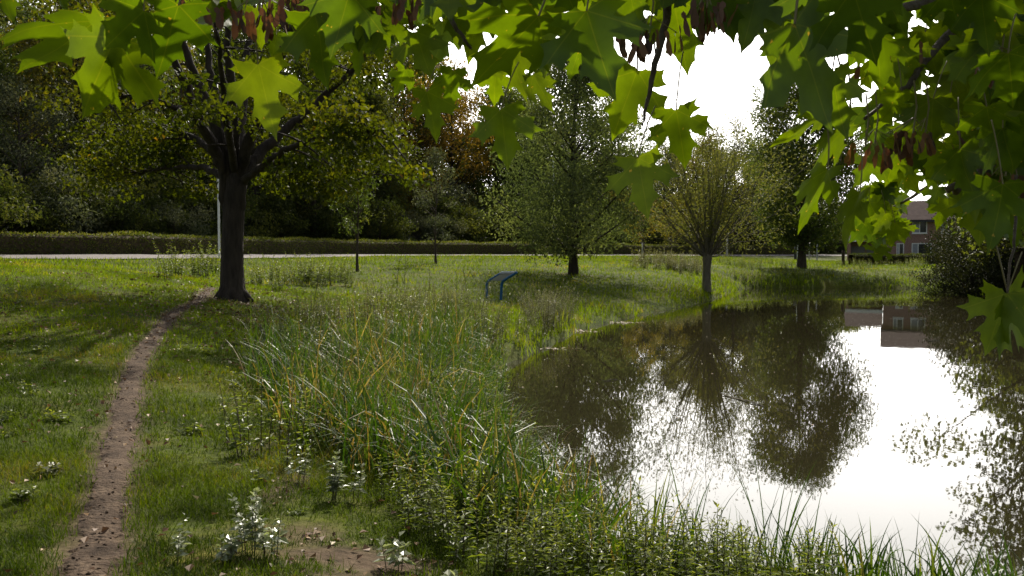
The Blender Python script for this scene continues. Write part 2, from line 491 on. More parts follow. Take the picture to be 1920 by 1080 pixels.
def g3(x, y, dz=0.0):
    return (float(x), float(y), float(gz(np.array([x]), np.array([y]))[0]) + dz)

PATHHALF = 0.24
def bare(x, y):
    """worn earth: beside the path, round the big tree and in the litter patch by the reeds"""
    dp = line_d(x, y, PATHW)
    wob = 0.5 + 0.5 * np.sin(x * 7 + 2 * np.sin(y * 3)) * np.sin(y * 5 + 1.5 * np.sin(x * 4))
    b = np.clip(1.3 - dp / (0.19 + 0.13 * wob), 0, 1)
    for (cx, cy, rx, ry, k) in [(-0.85,5.1,0.62,0.36,.95),(-0.65,4.6,0.6,0.4,.95),(-1.35,5.5,.4,.3,.7),(-1.75,6.9,0.22,0.8,.7),(-7.0,21.8,1.3,0.8,.7),(-5.6,19.3,1.0,1.4,.55),(-2.4,8.6,.25,.9,.5),
                           (3.1,45,1.5,.6,.5),(-4,31.5,3.5,.25,.6),(-3.0,30.2,2.5,.2,.5)]:
        q = np.hypot((x - cx) / rx, (y - cy) / ry) + 0.35 * (wob - 0.5)
        b = np.maximum(b, k * np.clip(1.6 - 1.4 * q, 0, 1))
    return np.clip(b, 0, 1)

def axis(*segs):
    out = []
    for a, b, st in segs:
        out += list(np.arange(a, b, st))
    return np.array(out + [segs[-1][1]])
gx = axis((-900,-100,80),(-100,-30,4),(-30,-8,0.6),(-8,8,0.13),(8,32,0.5),(32,110,4),(110,900,80))
gy = axis((-300,-20,40),(-20,2,1.5),(2,14,0.13),(14,40,0.35),(40,70,0.7),(70,130,2.5),(130,2200,120))
XX, YY = np.meshgrid(gx, gy)
ZZ = gz(XX, YY)
dpth = line_d(XX, YY, PATHW)
ZZ = ZZ - 0.035 * np.clip(1.3 - dpth / 0.3, 0, 1)
rd = line_d(XX, YY, offset_line(HEDGE, 2.8))
ZZ = ZZ - 0.06 * np.clip(2.6 - rd, 0, 1)
ny, nx = XX.shape
ii = (np.arange(ny - 1)[:, None] * nx + np.arange(nx - 1)[None]).ravel()
mb = MB()
mb.add(np.stack([XX, YY, ZZ], -1), np.stack([ii, ii + 1, ii + nx + 1, ii + nx], -1), bare(XX, YY).ravel())
tag(mb.obj('ground', M['ground'], smooth=True), kind='structure')

mb = MB()
xs, ys = np.linspace(-6, 32, 3), np.linspace(2, 64, 3)
mb.add([(-3,4,0),(34,4,0),(34,66,0),(-3,66,0)], np.array([[0,1,2,3]]))
tag(mb.obj('pond_water', M['water']), kind='structure')

# trodden path, draped in the trough
mb = MB()
m_ = len(PATHW)
tt = nrm(np.gradient(PATHW, axis=0)); nn_ = np.stack([tt[:, 1], -tt[:, 0]], -1)
k_ = 9
offs = np.linspace(-1, 1, k_)
dense = smooth_line(PATHW[::4], 24)
tt = nrm(np.gradient(dense, axis=0)); nn_ = np.stack([tt[:, 1], -tt[:, 0]], -1)
_tw = np.clip((dense[:, 1] - 13) / 8, 0, 1)
wl = (0.16 - .05 * _tw) + 0.035 * np.sin(np.arange(len(dense)) * 0.31) + U(-.05, .05, len(dense))
wr = (0.16 - .05 * _tw) + 0.035 * np.sin(np.arange(len(dense)) * 0.23 + 2) + U(-.05, .05, len(dense))
rows = dense[:, None] + nn_[:, None] * (offs[None, :, None] * np.where(offs < 0, 1, 0)[None, :, None] * wl[:, None, None] + offs[None, :, None] * np.where(offs >= 0, 1, 0)[None, :, None] * wr[:, None, None])
pz = gz(rows[..., 0], rows[..., 1]) - 0.012 - 0.030 * np.abs(offs)[None] ** 4 + U(-.004, .004, rows.shape[:2])
pv = np.concatenate([rows, pz[..., None]], -1)
ii = (np.arange(len(dense) - 1)[:, None] * k_ + np.arange(k_ - 1)[None]).ravel()
mb.add(pv, np.stack([ii, ii + 1, ii + k_ + 1, ii + k_], -1))
tag(mb.obj('path', M['path'], smooth=True), kind='structure')

# road
mb = MB()
q = np.linspace(0, 1, 6)
rr = ROAD_FAR[:, None] * (1 - q)[None, :, None] + ROAD_NEAR[:, None] * q[None, :, None]
rz = gz(rr[..., 0], rr[..., 1]) + 0.02
rv = np.concatenate([rr, rz[..., None]], -1)
ii = (np.arange(len(rr) - 1)[:, None] * 6 + np.arange(5)[None]).ravel()
mb.add(rv, np.stack([ii, ii + 1, ii + 7, ii + 6], -1))
tag(mb.obj('road', M['road'], smooth=True), kind='structure')

# ------------------------------------------------------------------ grass (nobody could count it)
def scatter(n, x0, x1, y0, y1):
    return U(x0, x1, n), U(y0, y1, n)
def in_view(x, y, m=260):
    px = 960 + F * x / np.maximum(y, 0.5)
    return (px > -m) & (px < 1920 + m)
REEDS = [(-2.1,16.5),(-4.0,13.3),(-3.4,11),(-2.15,8.2),(-1.2,6.9),(-0.7,6.2),(-0.3,5.7),(1.5,5.35),(5.5,5.2),(5.5,6.55),(2.2,6.75),(1.3,7.1),(1.0,8.2),(.7,9),(.32,12),(.2,16),(-.1,19.5),(-1.5,19)]
def clump(x, y, s):
    return 0.5 + 0.25 * np.sin(x * s + 1.7 * np.sin(y * s * 0.7)) + 0.25 * np.sin(y * s * 1.3 + 1.3 * np.sin(x * s * 0.9) + 2)

def grass_band(mb, n, y0, y1, hh, ww, seg, xl=None):
    x = np.concatenate([U(-0.75 * b - 0.5, 0.75 * b + 0.5, 1) for b in [0]]) if False else None
    y = np.sqrt(U(y0 * y0, y1 * y1, n))
    u = U(-0.72, 0.72, n)
    x = u * y
    d = poly_sd(x, y, POND)
    cl = clump(x, y, 2.1) * 0.6 + clump(x + 31, y + 7, 6.3) * 0.4
    keep = (d > 0.12) & (bare(x, y) < U(0.15, 0.9, n)) & (cl > U(-0.15, 0.55, n))
    rdl = line_d(x, y, offset_line(HEDGE, 2.8))
    keep &= rdl > 2.2
    x, y, cl = x[keep], y[keep], cl[keep]
    z = gz(x, y)
    k = len(x)
    h = hh * (0.45 + 0.9 * cl) * U(0.6, 1.3, k)
    val = np.clip(-.10 + 0.60 * clump(x + 5, y - 3, 1.1) + .35 * clump(x - 9, y + 2, 3.7) + .22 * (clump(x + 2, y, .45) > .72) + RNG.normal(0, 0.16, k), 0, 1)
    blades(mb, np.stack([x, y, z - 0.01], -1), h, ww * U(0.7, 1.3, k), U(0, 0.9, k), U(0, 1.3, k), U(0, 6.28, k), val, seg)
mb = MB()
grass_band(mb, 150000, 3.2, 7.5, 0.085, 0.0055, 3)
grass_band(mb, 150000, 7.5, 14, 0.10, 0.009, 2)
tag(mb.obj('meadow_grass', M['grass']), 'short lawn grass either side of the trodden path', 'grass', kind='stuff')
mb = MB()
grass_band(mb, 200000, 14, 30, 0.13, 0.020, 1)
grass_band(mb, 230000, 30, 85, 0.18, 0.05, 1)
tag(mb.obj('bank_grass', M['bankgrass_lit']), 'sunlit grass on the bank between the pond and the road', 'grass', kind='stuff')

# taller fringe along the water's edge
mb = MB()
n = 60000
y = np.sqrt(U(17 ** 2, 66 ** 2, n)); x = U(-0.1, 0.6, n) * y
d = poly_sd(x, y, POND)
keep = (d > -0.12) & (d < U(0.2, 2.6, n)) & (clump(x, y, 0.9) > U(0.1, 0.8, n))
x, y = x[keep], y[keep]; k = len(x)
val = np.clip(0.35 + 0.3 * clump(x, y, .7) + RNG.normal(0, .14, k), 0, 1)
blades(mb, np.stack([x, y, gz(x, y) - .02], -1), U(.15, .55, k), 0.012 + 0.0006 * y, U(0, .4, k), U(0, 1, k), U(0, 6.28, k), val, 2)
tag(mb.obj('shore_grass', M['bankgrass_lit']), 'longer green grass along the far water edge', 'grass', kind='stuff')

# ------------------------------------------------------------------ reeds
mb = MB()
n = 62000
x = U(-4.2, 5.5, n); y = U(5.0, 19.6, n)
sdp = poly_sd(x, y, np.array(REEDS))
dw = poly_sd(x, y, POND)
near_strip = (x > 1.0) & (y < 7)
cl = clump(x, y, 3.1)
keep = (sdp < 0) & (dw > np.where(y > 8.5, -0.12, -.5)) & (cl > U(0.05, 0.62, n)) & (np.minimum(1, -sdp / 0.7) > U(0, 1, n)) & ~(near_strip & (U(0, 1, n) < 0.45))
x, y = x[keep], y[keep]; k = len(x)
dw = dw[keep]; ns = near_strip[keep]
z = np.maximum(gz(x, y), -0.25)
h = np.where(ns, U(.25, .5, k), U(.32, 1.12, k)) * (0.66 + 0.65 * cl[keep])
h = np.where(~ns & (x > 0.0) & (y < 9), h * 0.72, h)
h = np.where((y > 8.5) & (dw < .9), h * (.45 + .55 * np.clip(dw / .9, 0, 1)), h)
br = clump(x + 3, y + 9, 1.7)
val = np.clip(0.12 + 0.45 * U(0, 1, k) + np.where(U(0, 1, k) < (0.06 + 0.34 * br) * np.where(y < 12, 1.2, .6), 0.42, 0), 0, 1)
val = np.where(ns, val * 0.7, val)
blades(mb, np.stack([x, y, z - .02], -1), h, U(.009, .026, k), U(0, .5, k), np.where(U(0, 1, k) < .5, U(1.0, 3.0, k), U(0.05, 1.0, k)), U(0, 6.28, k), val, 5)
tag(mb.obj('reed_bed', M['reed']), 'dense bed of green and browning reeds at the near pond edge', 'reeds', kind='stuff')

# a few tall reeds standing clear against the water
def tall_reed(spots, label):
    for (px, py, D, top, lean) in spots:
        mb = MB()
        b = at(px, py, D)
        nb = 9
        az = np.where(U(0, 1, nb) < .5, 0, np.pi) + U(-.7, .7, nb)
        hgt = (py - top) / F * D
        bs = np.stack([U(-.07, .07, nb), U(-.07, .07, nb), np.zeros(nb)], -1)
        blades(mb, bs, hgt * U(.75, 1.35, nb), U(.012, .020, nb), U(.02, .25, nb) + lean, U(.05, .8, nb), az, U(.0, .45, nb), 7)
        o = mb.obj('reed_clump', M['reed'])
        o.location = (b[0], b[1], max(-0.1, float(gz(np.array([b[0]]), np.array([b[1]]))[0])) - .02)
        tag(o, label, 'reeds', 'tall reed clumps against the bright water')
tall_reed([(1280,1070,6.4,850,.0),(1420,1085,6.25,880,.02),(1455,1085,6.3,890,.0),(1500,1090,6.2,955,0),(1545,1090,6.2,960,.1),(1310,1060,6.5,905,.05),(1240,1050,6.7,900,0),
           (1640,1095,6.1,985,.05),(1690,1095,6.1,990,0),(1765,1100,6.1,985,.05),(1850,1100,6.0,990,.05),(1890,1100,6.0,1000,.1),(1600,1095,6.1,1010,.1)],
          'tall dark green reed clump standing out against the bright water')

# ------------------------------------------------------------------ generic plants
def rand_dirs(n, up=0.0):
    d = RNG.normal(0, 1, (n, 3)); d[:, 2] += up
    return nrm(d)

def make_weed(name, label, cat, group, h, nst, nl, L, Wd, mat, spread=0.25, whorl=True, stem_r=0.004, start=0.15, lean=0.2):
    root = thing(name, (0, 0, -50), label, cat, group)
    ms, ml = MB(), MB()
    for s in range(nst):
        a = U(0, 6.28); r0 = spread * math.sqrt(U(0, 1)) * 0.5
        hh = h * U(.65, 1.0)
        t = np.linspace(0, 1, 7)
        ln = U(0, lean)
        path = np.stack([r0 * math.cos(a) + np.cos(a) * ln * hh * t ** 1.6, r0 * math.sin(a) + np.sin(a) * ln * hh * t ** 1.6, hh * t], -1)
        tube(ms, path, stem_r * (1 - 0.7 * t), 5, U(.2, .8))
        k = nl
        tk = np.sort(U(start, 1, k)) if not whorl else np.repeat(np.linspace(start, 1, (k + 1) // 2), 2)[:k]
        c = np.stack([np.interp(tk, t, path[:, i]) for i in range(3)], -1)
        ang = (np.arange(k) // 2) * 1.9 + (np.arange(k) % 2) * np.pi + U(-.4, .4, k) + a
        elev = U(-0.25, .55, k) + 0.5 * (tk > .9)
        ax = np.stack([np.cos(ang) * np.cos(elev), np.sin(ang) * np.cos(elev), np.sin(elev)], -1)
        nm = np.stack([-np.cos(ang) * np.sin(elev), -np.sin(ang) * np.sin(elev), np.cos(elev)], -1) + RNG.normal(0, .25, (k, 3))
        sz = (1.15 - 0.65 * tk) * U(.7, 1.25, k)
        kites(ml, c, ax, nm, L * sz, Wd * sz, np.clip(0.25 + .5 * tk + RNG.normal(0, .14, k), 0, 1), .3, .12)
    ms.obj('stem', M['stem'], root)
    ml.obj('foliage', M[mat], root)
    return root

def spread_copies(proto, spots, labels, group, smin=.8, smax=1.2):
    for i, (x, y) in enumerate(spots):
        s = U(smin, smax)
        lab = labels if isinstance(labels, str) else labels[i]
        if i == 0:
            proto.location = g3(x, y, -.01); proto.scale = (s, s, s); proto['label'] = lab; proto['group'] = group
        else:
            copy_thing(proto, g3(x, y, -.01), U(0, 6.28), s, lab, group)

def poly_spots(n, P, ok=None):
    P = np.array(P); out = []
    while len(out) < n:
        x, y = U(P[:, 0].min(), P[:, 0].max()), U(P[:, 1].min(), P[:, 1].max())
        if inside(np.array([x]), np.array([y]), P)[0] and (ok is None or ok(x, y)):
            out.append((x, y))
    return out
dry = lambda x, y: poly_sd(np.array([x]), np.array([y]), POND)[0] > 0.25 and not (y > 21 and 885 < 960 + F * x / y < 990)

# nettles along the bottom edge
NET = [(-1.15,6.7),(-.72,5.7),(-.35,5.0),(0.2,4.75),(1.7,4.6),(2.1,5.5),(1.3,5.9),(.5,6.4),(-.3,6.7)]
net = poly_spots(84, NET)
half = len(net) // 2
spread_copies(make_weed('nettle', '', 'weed', None, .50, 3, 26, .085, .030, 'weed', .2), net[:half], 'leafy nettle in the thicket between the reeds and the litter patch', 'nettles in front of the reeds', .7, 1.15)
spread_copies(make_weed('nettle', '', 'weed', None, .42, 4, 30, .07, .022, 'weed', .26), net[half:], 'narrow leaved nettle in the thicket in front of the reeds', 'narrow leaved nettles in front of the reeds', .75, 1.2)

# single weeds with pale shining leaves in the near grass
def weed_at(px, py, D, h, nst, nl, L, Wd, label, mat='paleweed', spread=.12, whorl=False):
    b = at(px, py, D)
    r = make_weed('broadleaf_weed', label, 'weed', 'shiny leaved weeds in the near grass', h, nst, int(nl * 1.25), L * 1.2, Wd * 1.25, mat, spread, whorl, .0035, .25, .25)
    r.location = g3(b[0], b[1], -.01)
weed_at(330,1068,4.7,.27,2,16,.05,.034,'small weed with a tuft of pale leaves standing nearest the trodden path')
weed_at(470,1035,5.0,.40,5,22,.055,.036,'bushy weed with many shining pale leaves right of the path')
weed_at(430,1062,4.75,.20,3,14,.055,.036,'low sprawling weed with shining leaves just in front of the bushy one')
weed_at(510,1040,4.95,.34,4,16,.055,.036,'upright weed at the right shoulder of the bushy pale weed')
weed_at(618,935,6.45,.42,5,20,.06,.036,'tall shiny weed at the edge of the reeds above the dark hollow')
weed_at(560,905,7.0,.34,4,16,.055,.034,'shiny weed growing against the reeds behind the bushy pale weed')
weed_at(660,930,6.5,.40,3,18,.055,.034,'dark stemmed weed leaning on the reed edge')
weed_at(840,1072,4.7,.13,7,9,.085,.055,'low broad leaved weed with large pale leaves on the brown litter')
weed_at(740,1045,5.0,.22,3,10,.07,.045,'weed with flat pale leaves between the litter and the nettles')
weed_at(90,905,6.7,.13,5,9,.06,.045,'low grey green weed in the grass left of the path','greyweed')
weed_at(45,960,6.0,.12,4,8,.07,.05,'low dark weed at the far left of the near grass','weed')

lawn_spots = [(px2x(px_, D_), D_) for px_, D_ in zip(U(-60, 560, 60), U(5.5, 20, 60)) if line_d(np.array([px2x(px_, D_)]), np.array([D_]), PATHW)[0] > .5]
spread_copies(make_weed('lawn_weed', '', 'weed', None, .11, 5, 9, .07, .04, 'weed', .14, False, .003, .05, .7), lawn_spots, 'low leafy weed in the short grass beside the trodden path', 'low weeds in the lawn', .6, 1.4)
# mid-distance weeds between the reeds and the blue stand
mid = poly_spots(100, [(-5.0,17),(-3.9,10.5),(-2.2,11.8),(-1.4,15.0),(-1.4,18.6),(-.2,18.6),(.9,23.5),(1.7,27.5),(-0.5,30),(-4,27),(-5,22)], dry)
reedweeds = [p for p in [(U(-2.4, .4), U(7.6, 12.5)) for _ in range(34)] if dry(*p)]
spread_copies(make_weed('bank_weed', '', 'weed', None, .95, 7, 44, .075, .026, 'greyweed', .7, False, .006, .2, .45), mid[:55], 'tall pale speckled weed on the bank between the reeds and the blue stand', 'pale weeds on the near bank', .6, 1.15)
spread_copies(make_weed('bank_weed', '', 'weed', None, .85, 6, 40, .085, .030, 'weed', .7, False, .006, .15, .4), mid[55:] + reedweeds, 'green leafy weed on the bank between the reeds and the blue stand', 'green weeds on the near bank', .6, 1.1)
thick = [(-0.2 + U(-.9, 1.5), 20.5 + U(-1.5, 4)) for _ in range(26)]
thick += [tuple(at(U(985, 1075), 560, D_)[:2]) for D_ in U(23, 30, 22)]
thick = [t for t in thick if dry(*t)]
spread_copies(make_weed('shore_shrub', '', 'shrub', None, 1.15, 10, 60, .07, .028, 'greyweed', 1.0, False, .008, .1, .5), thick, 'olive grey shrubby weed overhanging the water below the blue stand', 'shrubby weeds below the blue stand', .65, 1.1)
# bare tall stalks
for (px, py, D, top, lean, lab) in [(585,610,20,520,.10,'tall dark bare stalk leaning right in the grass right of the big tree'),(757,575,27,478,.03,'forked dry stalk before the second slender sapling'),(742,590,25,490,.05,'thin dry stalk standing left of the forked one'),
                                (806,580,27,506,0,'single straight dry stalk between saplings and blue stand'),(875,560,30,490,-.06,'reddish dry stalk nearest to the blue stand on its left'),(855,565,29,495,.02,'pale dry stalk in the tall weeds left of the blue stand'),
                                (1030,560,31,500,.05,'dry stalk right of the blue stand')]:
    mb = MB()
    b = at(px, py, D); h = (py - top) / F * D
    t = np.linspace(0, 1, 8)
    tube(mb, np.stack([lean * 3 * h * t ** 1.4 * .5, 0 * t, h * t], -1), .010 * (1 - .6 * t), 5)
    for q in range(5):
        t0 = U(.35, .9); a = U(0, 6.28); l = h * U(.1, .25)
        p0 = np.array([lean * 1.5 * h * t0 ** 1.4, 0, h * t0])
        tube(mb, [p0, p0 + np.array([math.cos(a) * l * .4, math.sin(a) * l * .4, l])], [.005, .002], 4)
    o = mb.obj('dry_stalk', M['stem']); o.location = g3(b[0], b[1], -.02)
    tag(o, lab, 'stalk', 'dry stalks on the bank')

# sprouting shrubs along the verge
SPL = [(330,530,29,1.15),(375,520,31,1.2),(310,540,27,.8),(395,515,33,1.3)]
SPR = [(480,540,30,.8),(505,530,31,1.2),(535,532,32,1.0),(570,530,33,1.1),(590,525,33,1.35),(615,528,34,1.25),(645,520,36,1.1),(520,545,28,.7),(655,530,34,.7)]
p1 = make_weed('verge_shrub', '', 'shrub', None, 1.1, 11, 46, .11, .055, 'weed', .9, False, .008, .15, .35)
for i, (px, py, D, s) in enumerate(SPL + SPR):
    b = at(px, py, D)
    left = i < len(SPL)
    lab = 'leafy young shrub on the verge left of the big tree trunk' if left else 'bright leaved shrub in the thicket between the big tree and the slender sapling'
    grp = 'verge shrubs left of the trunk' if left else 'verge shrubs right of the trunk'
    if i == 0:
        p1.location = g3(b[0], b[1]); p1.scale = (s, s, s); p1['label'] = lab; p1['group'] = grp
    else:
        copy_thing(p1, g3(b[0], b[1]), U(0, 6.28), s * U(.9, 1.1), lab, grp)
# grey plants on the slope left of the pollard tree and beyond it
far1 = [tuple(at(U(1195, 1318), U(484, 502), U(52, 62))[:2]) for _ in range(34)]
spread_copies(make_weed('tall_herb', '', 'weed', None, 1.15, 9, 44, .12, .045, 'greyweed', 1.2, False, .01, .1, .25), far1, 'pale grey tall herb in the stand behind the pollard tree', 'grey herbs behind the pollard', .7, 1.15)
far2 = [tuple(at(U(1340, 1730), U(484, 520), U(57, 74))[:2]) for _ in range(46)]
far2 = [p for p in far2 if dry(*p)]
spread_copies(make_weed('bank_herb', '', 'weed', None, .8, 9, 40, .13, .05, 'weed', 1.4, False, .01, .05, .3), far2, 'low bushy green herb on the far bank of the pond', 'herbs on the far bank', .5, 1.1)

# ------------------------------------------------------------------ trees
def leaf_clumps(ml, centres, rad, n, L, ratio, up=0.3, flat=.65, vlo=.2, vhi=.8):
    k = len(centres)
    per = np.maximum(4, (n * (rad ** 2) / (rad ** 2).sum()).astype(int))
    idx = np.repeat(np.arange(k), per)
    N = len(idx)
    d = rand_dirs(N) * (U(0, 1, N) ** .45)[:, None]
    d[:, 2] *= flat
    c = centres[idx] + d * rad[idx][:, None]
    ax = nrm(rand_dirs(N) + np.array([0, 0, -.5]))
    nm = rand_dirs(N, up * 2)
    cv = U(vlo, vhi, k)[idx]
    kites(ml, c, ax, nm, L * U(.6, 1.35, N), L * ratio * U(.7, 1.2, N), np.clip(cv + RNG.normal(0, .14, N), 0, 1))

def make_tree(name, label, cat, group, h, tr, cb, rx, mats, nclump=46, nleaf=9000, L=.22, ratio=.6, clr=1.3, shape='egg', lean=0.0, nlimb=None, bend=.3, vlo=.2, vhi=.8, flat=.65):
    root = thing(name, (0, 0, -60), label, cat, group)
    mt, ml = MB(), MB()
    t = np.linspace(0, 1, 12)
    top = h * .92
    tp = np.stack([lean * h * t ** 1.5 + .12 * np.sin(t * 5 + U(0, 6)) * t, .1 * np.sin(t * 4 + U(0, 6)) * t, top * t], -1)
    rad = tr * np.interp(t, [0, .05, .3, 1], [1.35, 1.0, .8, .06])
    tube(mt, tp, rad, 10)
    cs = []
    while len(cs) < nclump:
        zz = U(0, 1)
        if shape == 'egg':
            w = math.sin(math.pi * min(1, .12 + zz * .88)) ** .7
        elif shape == 'dome':
            w = min(1, .55 + 3 * zz) * (1 - zz ** 2.4) ** .6 + .06
        elif shape == 'cone':
            w = (1 - zz) ** .8 + .08
        elif shape == 'fan':
            w = .25 + .75 * math.sin(zz * math.pi * .62)
        else:
            w = math.sqrt(max(0, 1 - (2 * zz - 1) ** 2))
        a = U(0, 6.28); r = rx * w * math.sqrt(U(.12, 1)) * U(.78, 1.18)
        cs.append((r * math.cos(a) + lean * h * zz, r * math.sin(a), cb + (h - cb) * zz))
    cs = np.array(cs)
    nl = nlimb or nclump
    for c in cs[:nl]:
        r = math.hypot(c[0], c[1])
        z0 = max(cb * .75, min(top * .95, c[2] - r * U(.5, 1.0) - .2))
        tt = z0 / top
        p0 = np.array([np.interp(tt, t, tp[:, i]) for i in range(3)])
        r0 = np.interp(tt, t, rad)
        s = np.linspace(0, 1, 6)[:, None]
        mid = p0 * (1 - s) + c * s + np.array([0, 0, -1]) * (bend * r * .35) * (s * (1 - s) * 4) * .5
        tube(mt, mid, np.linspace(min(r0 * .6, .045 + r * .012), .012, 6), 5)
    leaf_clumps(ml, cs, clr * U(.6, 1.3, nclump), nleaf, L, ratio, vlo=vlo, vhi=vhi, flat=flat)
    mt.obj('trunk', mats[0], root, smooth=True)
    ml.obj('crown', mats[1], root)
    return root

def ground_tree(px, D):
    x = px2x(px, D)
    return g3(x, D, -.05)

# --- the big dark maple on the left, its limbs read off the photo
bx, by, bz = g3(*at(435,558,22)[:2])
big = thing('maple_tree', (bx, by, bz), 'big dark trunked maple with yellowing leaves beside the trodden path', 'tree')
mt, ml = MB(), MB()
def rel(px, py, dy=0.0):
    p = at(px, py, 22 + dy)
    return p - np.array([bx, by, bz])
t = np.linspace(0, 1, 14)
trunk_pts = np.array([rel(437,566), rel(437,556), rel(436,540), rel(435,500), rel(436,450), rel(438,400), rel(440,360), rel(442,325)])
tube(mt, trunk_pts, np.array([.46, .38, .31, .28, .265, .265, .27, .20]), 18)
for a, l in [(2.9, .75), (-.25, .8), (-1.2, .6), (-2.2, .6), (.6, .7), (1.7, .6)]:       # root flare
    d = np.array([math.cos(a), math.sin(a), 0])
    tube(mt, [np.array([0, 0, .42]) + d * .14, np.array([0, 0, .16]) + d * .28, np.array([0, 0, -.05]) + d * l * .72], [.14, .10, .04], 7)
limbs = [
    [(428,335,0),(400,280,-.4),(372,215,-1),(335,130,-1.6),(300,40,-2),(270,-60,-2.4)],
    [(430,330,0),(408,250,-.2),(378,170,-.3),(345,90,-.4),(330,0,-.5),(310,-120,-.6)],
    [(436,325,0),(420,240,.3),(400,160,.5),(385,60,.7),(375,-80,.9)],
    [(442,320,0),(436,230,-.5),(430,140,-1),(425,40,-1.3),(430,-100,-1.6)],
    [(446,322,0),(452,240,.6),(462,150,1.2),(470,50,1.6),(490,-90,2)],
    [(450,325,0),(470,260,-.4),(495,200,-.9),(520,120,-1.4),(560,20,-2),(590,-80,-2.6)],
    [(455,332,0),(490,285,.5),(540,240,1),(600,190,1.4),(670,120,1.8),(720,40,2.2)],
    [(452,345,0),(480,320,-.6),(520,290,-1.4),(580,262,-2.2),(650,250,-3),(720,245,-3.6)],
    [(425,345,0),(395,320,.5),(350,312,1.1),(290,318,1.8),(230,330,2.4)],
    [(412,300,-.3),(370,225,-1.2),(330,200,-2),(270,185,-2.8),(190,180,-3.5)],
    [(420,320,0),(380,270,1.0),(320,240,2),(240,230,3),(170,250,3.6)],
    [(456,335,0),(500,310,1.2),(570,300,2.4),(640,310,3.2),(700,330,3.8)],
    [(440,330,0),(430,260,-1.5),(420,180,-3.0),(410,90,-4.0),(400,0,-4.6)],
    [(445,330,0),(470,270,1.6),(500,200,3.0),(530,100,4.0),(560,0,4.6)]]
cs, rs = [], []
for li, lm in enumerate(limbs):
    P = smooth_line([rel(438 + (lm[0][0] - 438) * .5, 392, 0)] + [rel(*p) for p in lm], 5)
    m = len(P)
    P = P + np.concatenate([np.zeros((1, 3)), RNG.normal(0, .022, (m - 1, 3))])
    r0 = .17 if li < 7 else .10
    tube(mt, P, r0 * (1 - np.linspace(0, 1, m)) ** .8 + .018, 9)
    for j in range(7, m):
        for _ in range(2):
            e = P[j] + rand_dirs(1)[0] * np.array([1, 1, .6]) * U(.5, 1.7)
            e = e + np.array([0, 0, -.15])
            if math.hypot(e[0], e[1]) < 1.9 or (e[1] < .6 and abs(e[0]) < 3.0 and 2.6 < e[2] < 8 and U() > .3): continue
            s = np.linspace(0, 1, 5)[:, None]
            tube(mt, P[j] * (1 - s) + e * s + np.array([0, 0, .2]) * (s * (1 - s)), np.linspace(.028, .008, 5), 4)
            cs.append(e); rs.append(U(.45, .95))
for _ in range(70):       # the rest of the dome above and behind
    a = U(0, 6.28); zz = U(3.4, 9.5)
    w = 5.4 * math.sqrt(max(.1, 1 - ((zz - 6) / 4.4) ** 2))
    r = w * math.sqrt(U(.3, 1))
    cs.append(np.array([r * math.cos(a), r * math.sin(a), zz])); rs.append(U(.5, 1.0))
cs = np.array(cs); rs = np.array(rs)
_k = (np.hypot(cs[:, 0], cs[:, 1]) > U(.9, 2.6, len(cs))) | (cs[:, 2] > 7.5)
_k &= ~((cs[:, 1] < .6) & (np.abs(cs[:, 0]) < 3.0) & (cs[:, 2] > 2.6) & (cs[:, 2] < 8.0) & (U(0, 1, len(cs)) < .7))
cs, rs = cs[_k], rs[_k]
leaf_clumps(ml, cs, rs, 22000, .13, .85, up=.5, flat=.4, vlo=.05, vhi=.62)
mt.obj('trunk', M['darkbark'], big, smooth=True)
ml.obj('crown', M['maple_far'], big)

# --- middle tree, pollard willow, tree before the house
r = make_tree('alder_tree', 'round crowned dark green tree standing alone on the bank right of the blue stand', 'tree', None, 11.2, .22, 1.4, 4.0, (M['darkbark'], M['alder']), 125, 30000, .20, .42, 1.2, 'dome', bend=.1, flat=.9, nlimb=60)
r.location = g3(*at(1075,515,45)[:2], -.05)
# second tree: short bole, many thin upright rods
pr = thing('pollard_willow', g3(*at(1325,522,45)[:2], -.05), 'pollarded willow with a short pale trunk and thin upright rods at the water edge', 'tree')
mt, ml = MB(), MB()
tube(mt, [(0,0,0),(0,0,.15),(0,0,.6),(.01,0,1.2),(.02,0,1.7),(.03,0,1.95)], [.32,.25,.21,.19,.24,.2], 12)
allc, alla = [], []
for i in range(70):
    a = U(0, 6.28); el = math.radians(U(42, 88))
    ln = U(5.0, 8.8)
    if i < 12:
        el = math.radians(U(25, 50)); ln = U(2.6, 5.0)
    d = np.array([math.cos(a) * math.cos(el), math.sin(a) * math.cos(el), math.sin(el)])
    s = np.linspace(0, 1, 9)[:, None]
    P = np.array([.02, 0, 1.75]) + np.array([d[0], d[1], 0]) * .15 + d * ln * s + np.array([d[0], d[1], -.35]) * (1.3 * s ** 2)
    P = P + np.concatenate([np.zeros((1, 3)), np.cumsum(RNG.normal(0, .085, (8, 3)), 0)])
    tube(mt, P, np.linspace(.035, .007, 9), 5)
    k = 190
    tk = U(.10, 1, k) ** .7
    c = np.stack([np.interp(tk, s[:, 0], P[:, q]) for q in range(3)], -1) + RNG.normal(0, .36, (k, 3))
    allc.append(c); alla.append(nrm(d[None] * .7 + RNG.normal(0, .6, (k, 3)) + np.array([0, 0, -.3])))
c = np.concatenate(allc); a = np.concatenate(alla)
kites(ml, c, a, rand_dirs(len(c)), U(.11, .24, len(c)), U(.035, .06, len(c)), np.clip(RNG.normal(.5, .22, len(c)), 0, 1))
mt.obj('trunk', M['palebark'], pr, smooth=True); ml.obj('crown', M['willow'], pr)
r = make_tree('poplar_tree', 'tall tree with a bare lower trunk on the far bank before the brick house', 'tree', None, 13.2, .30, 2.2, 4.3, (M['bark'], M['green']), 120, 44000, .21, .55, 1.5, 'ball', bend=.1, flat=.9, nlimb=60)
r.location = g3(*at(1503,503,65)[:2], -.05)

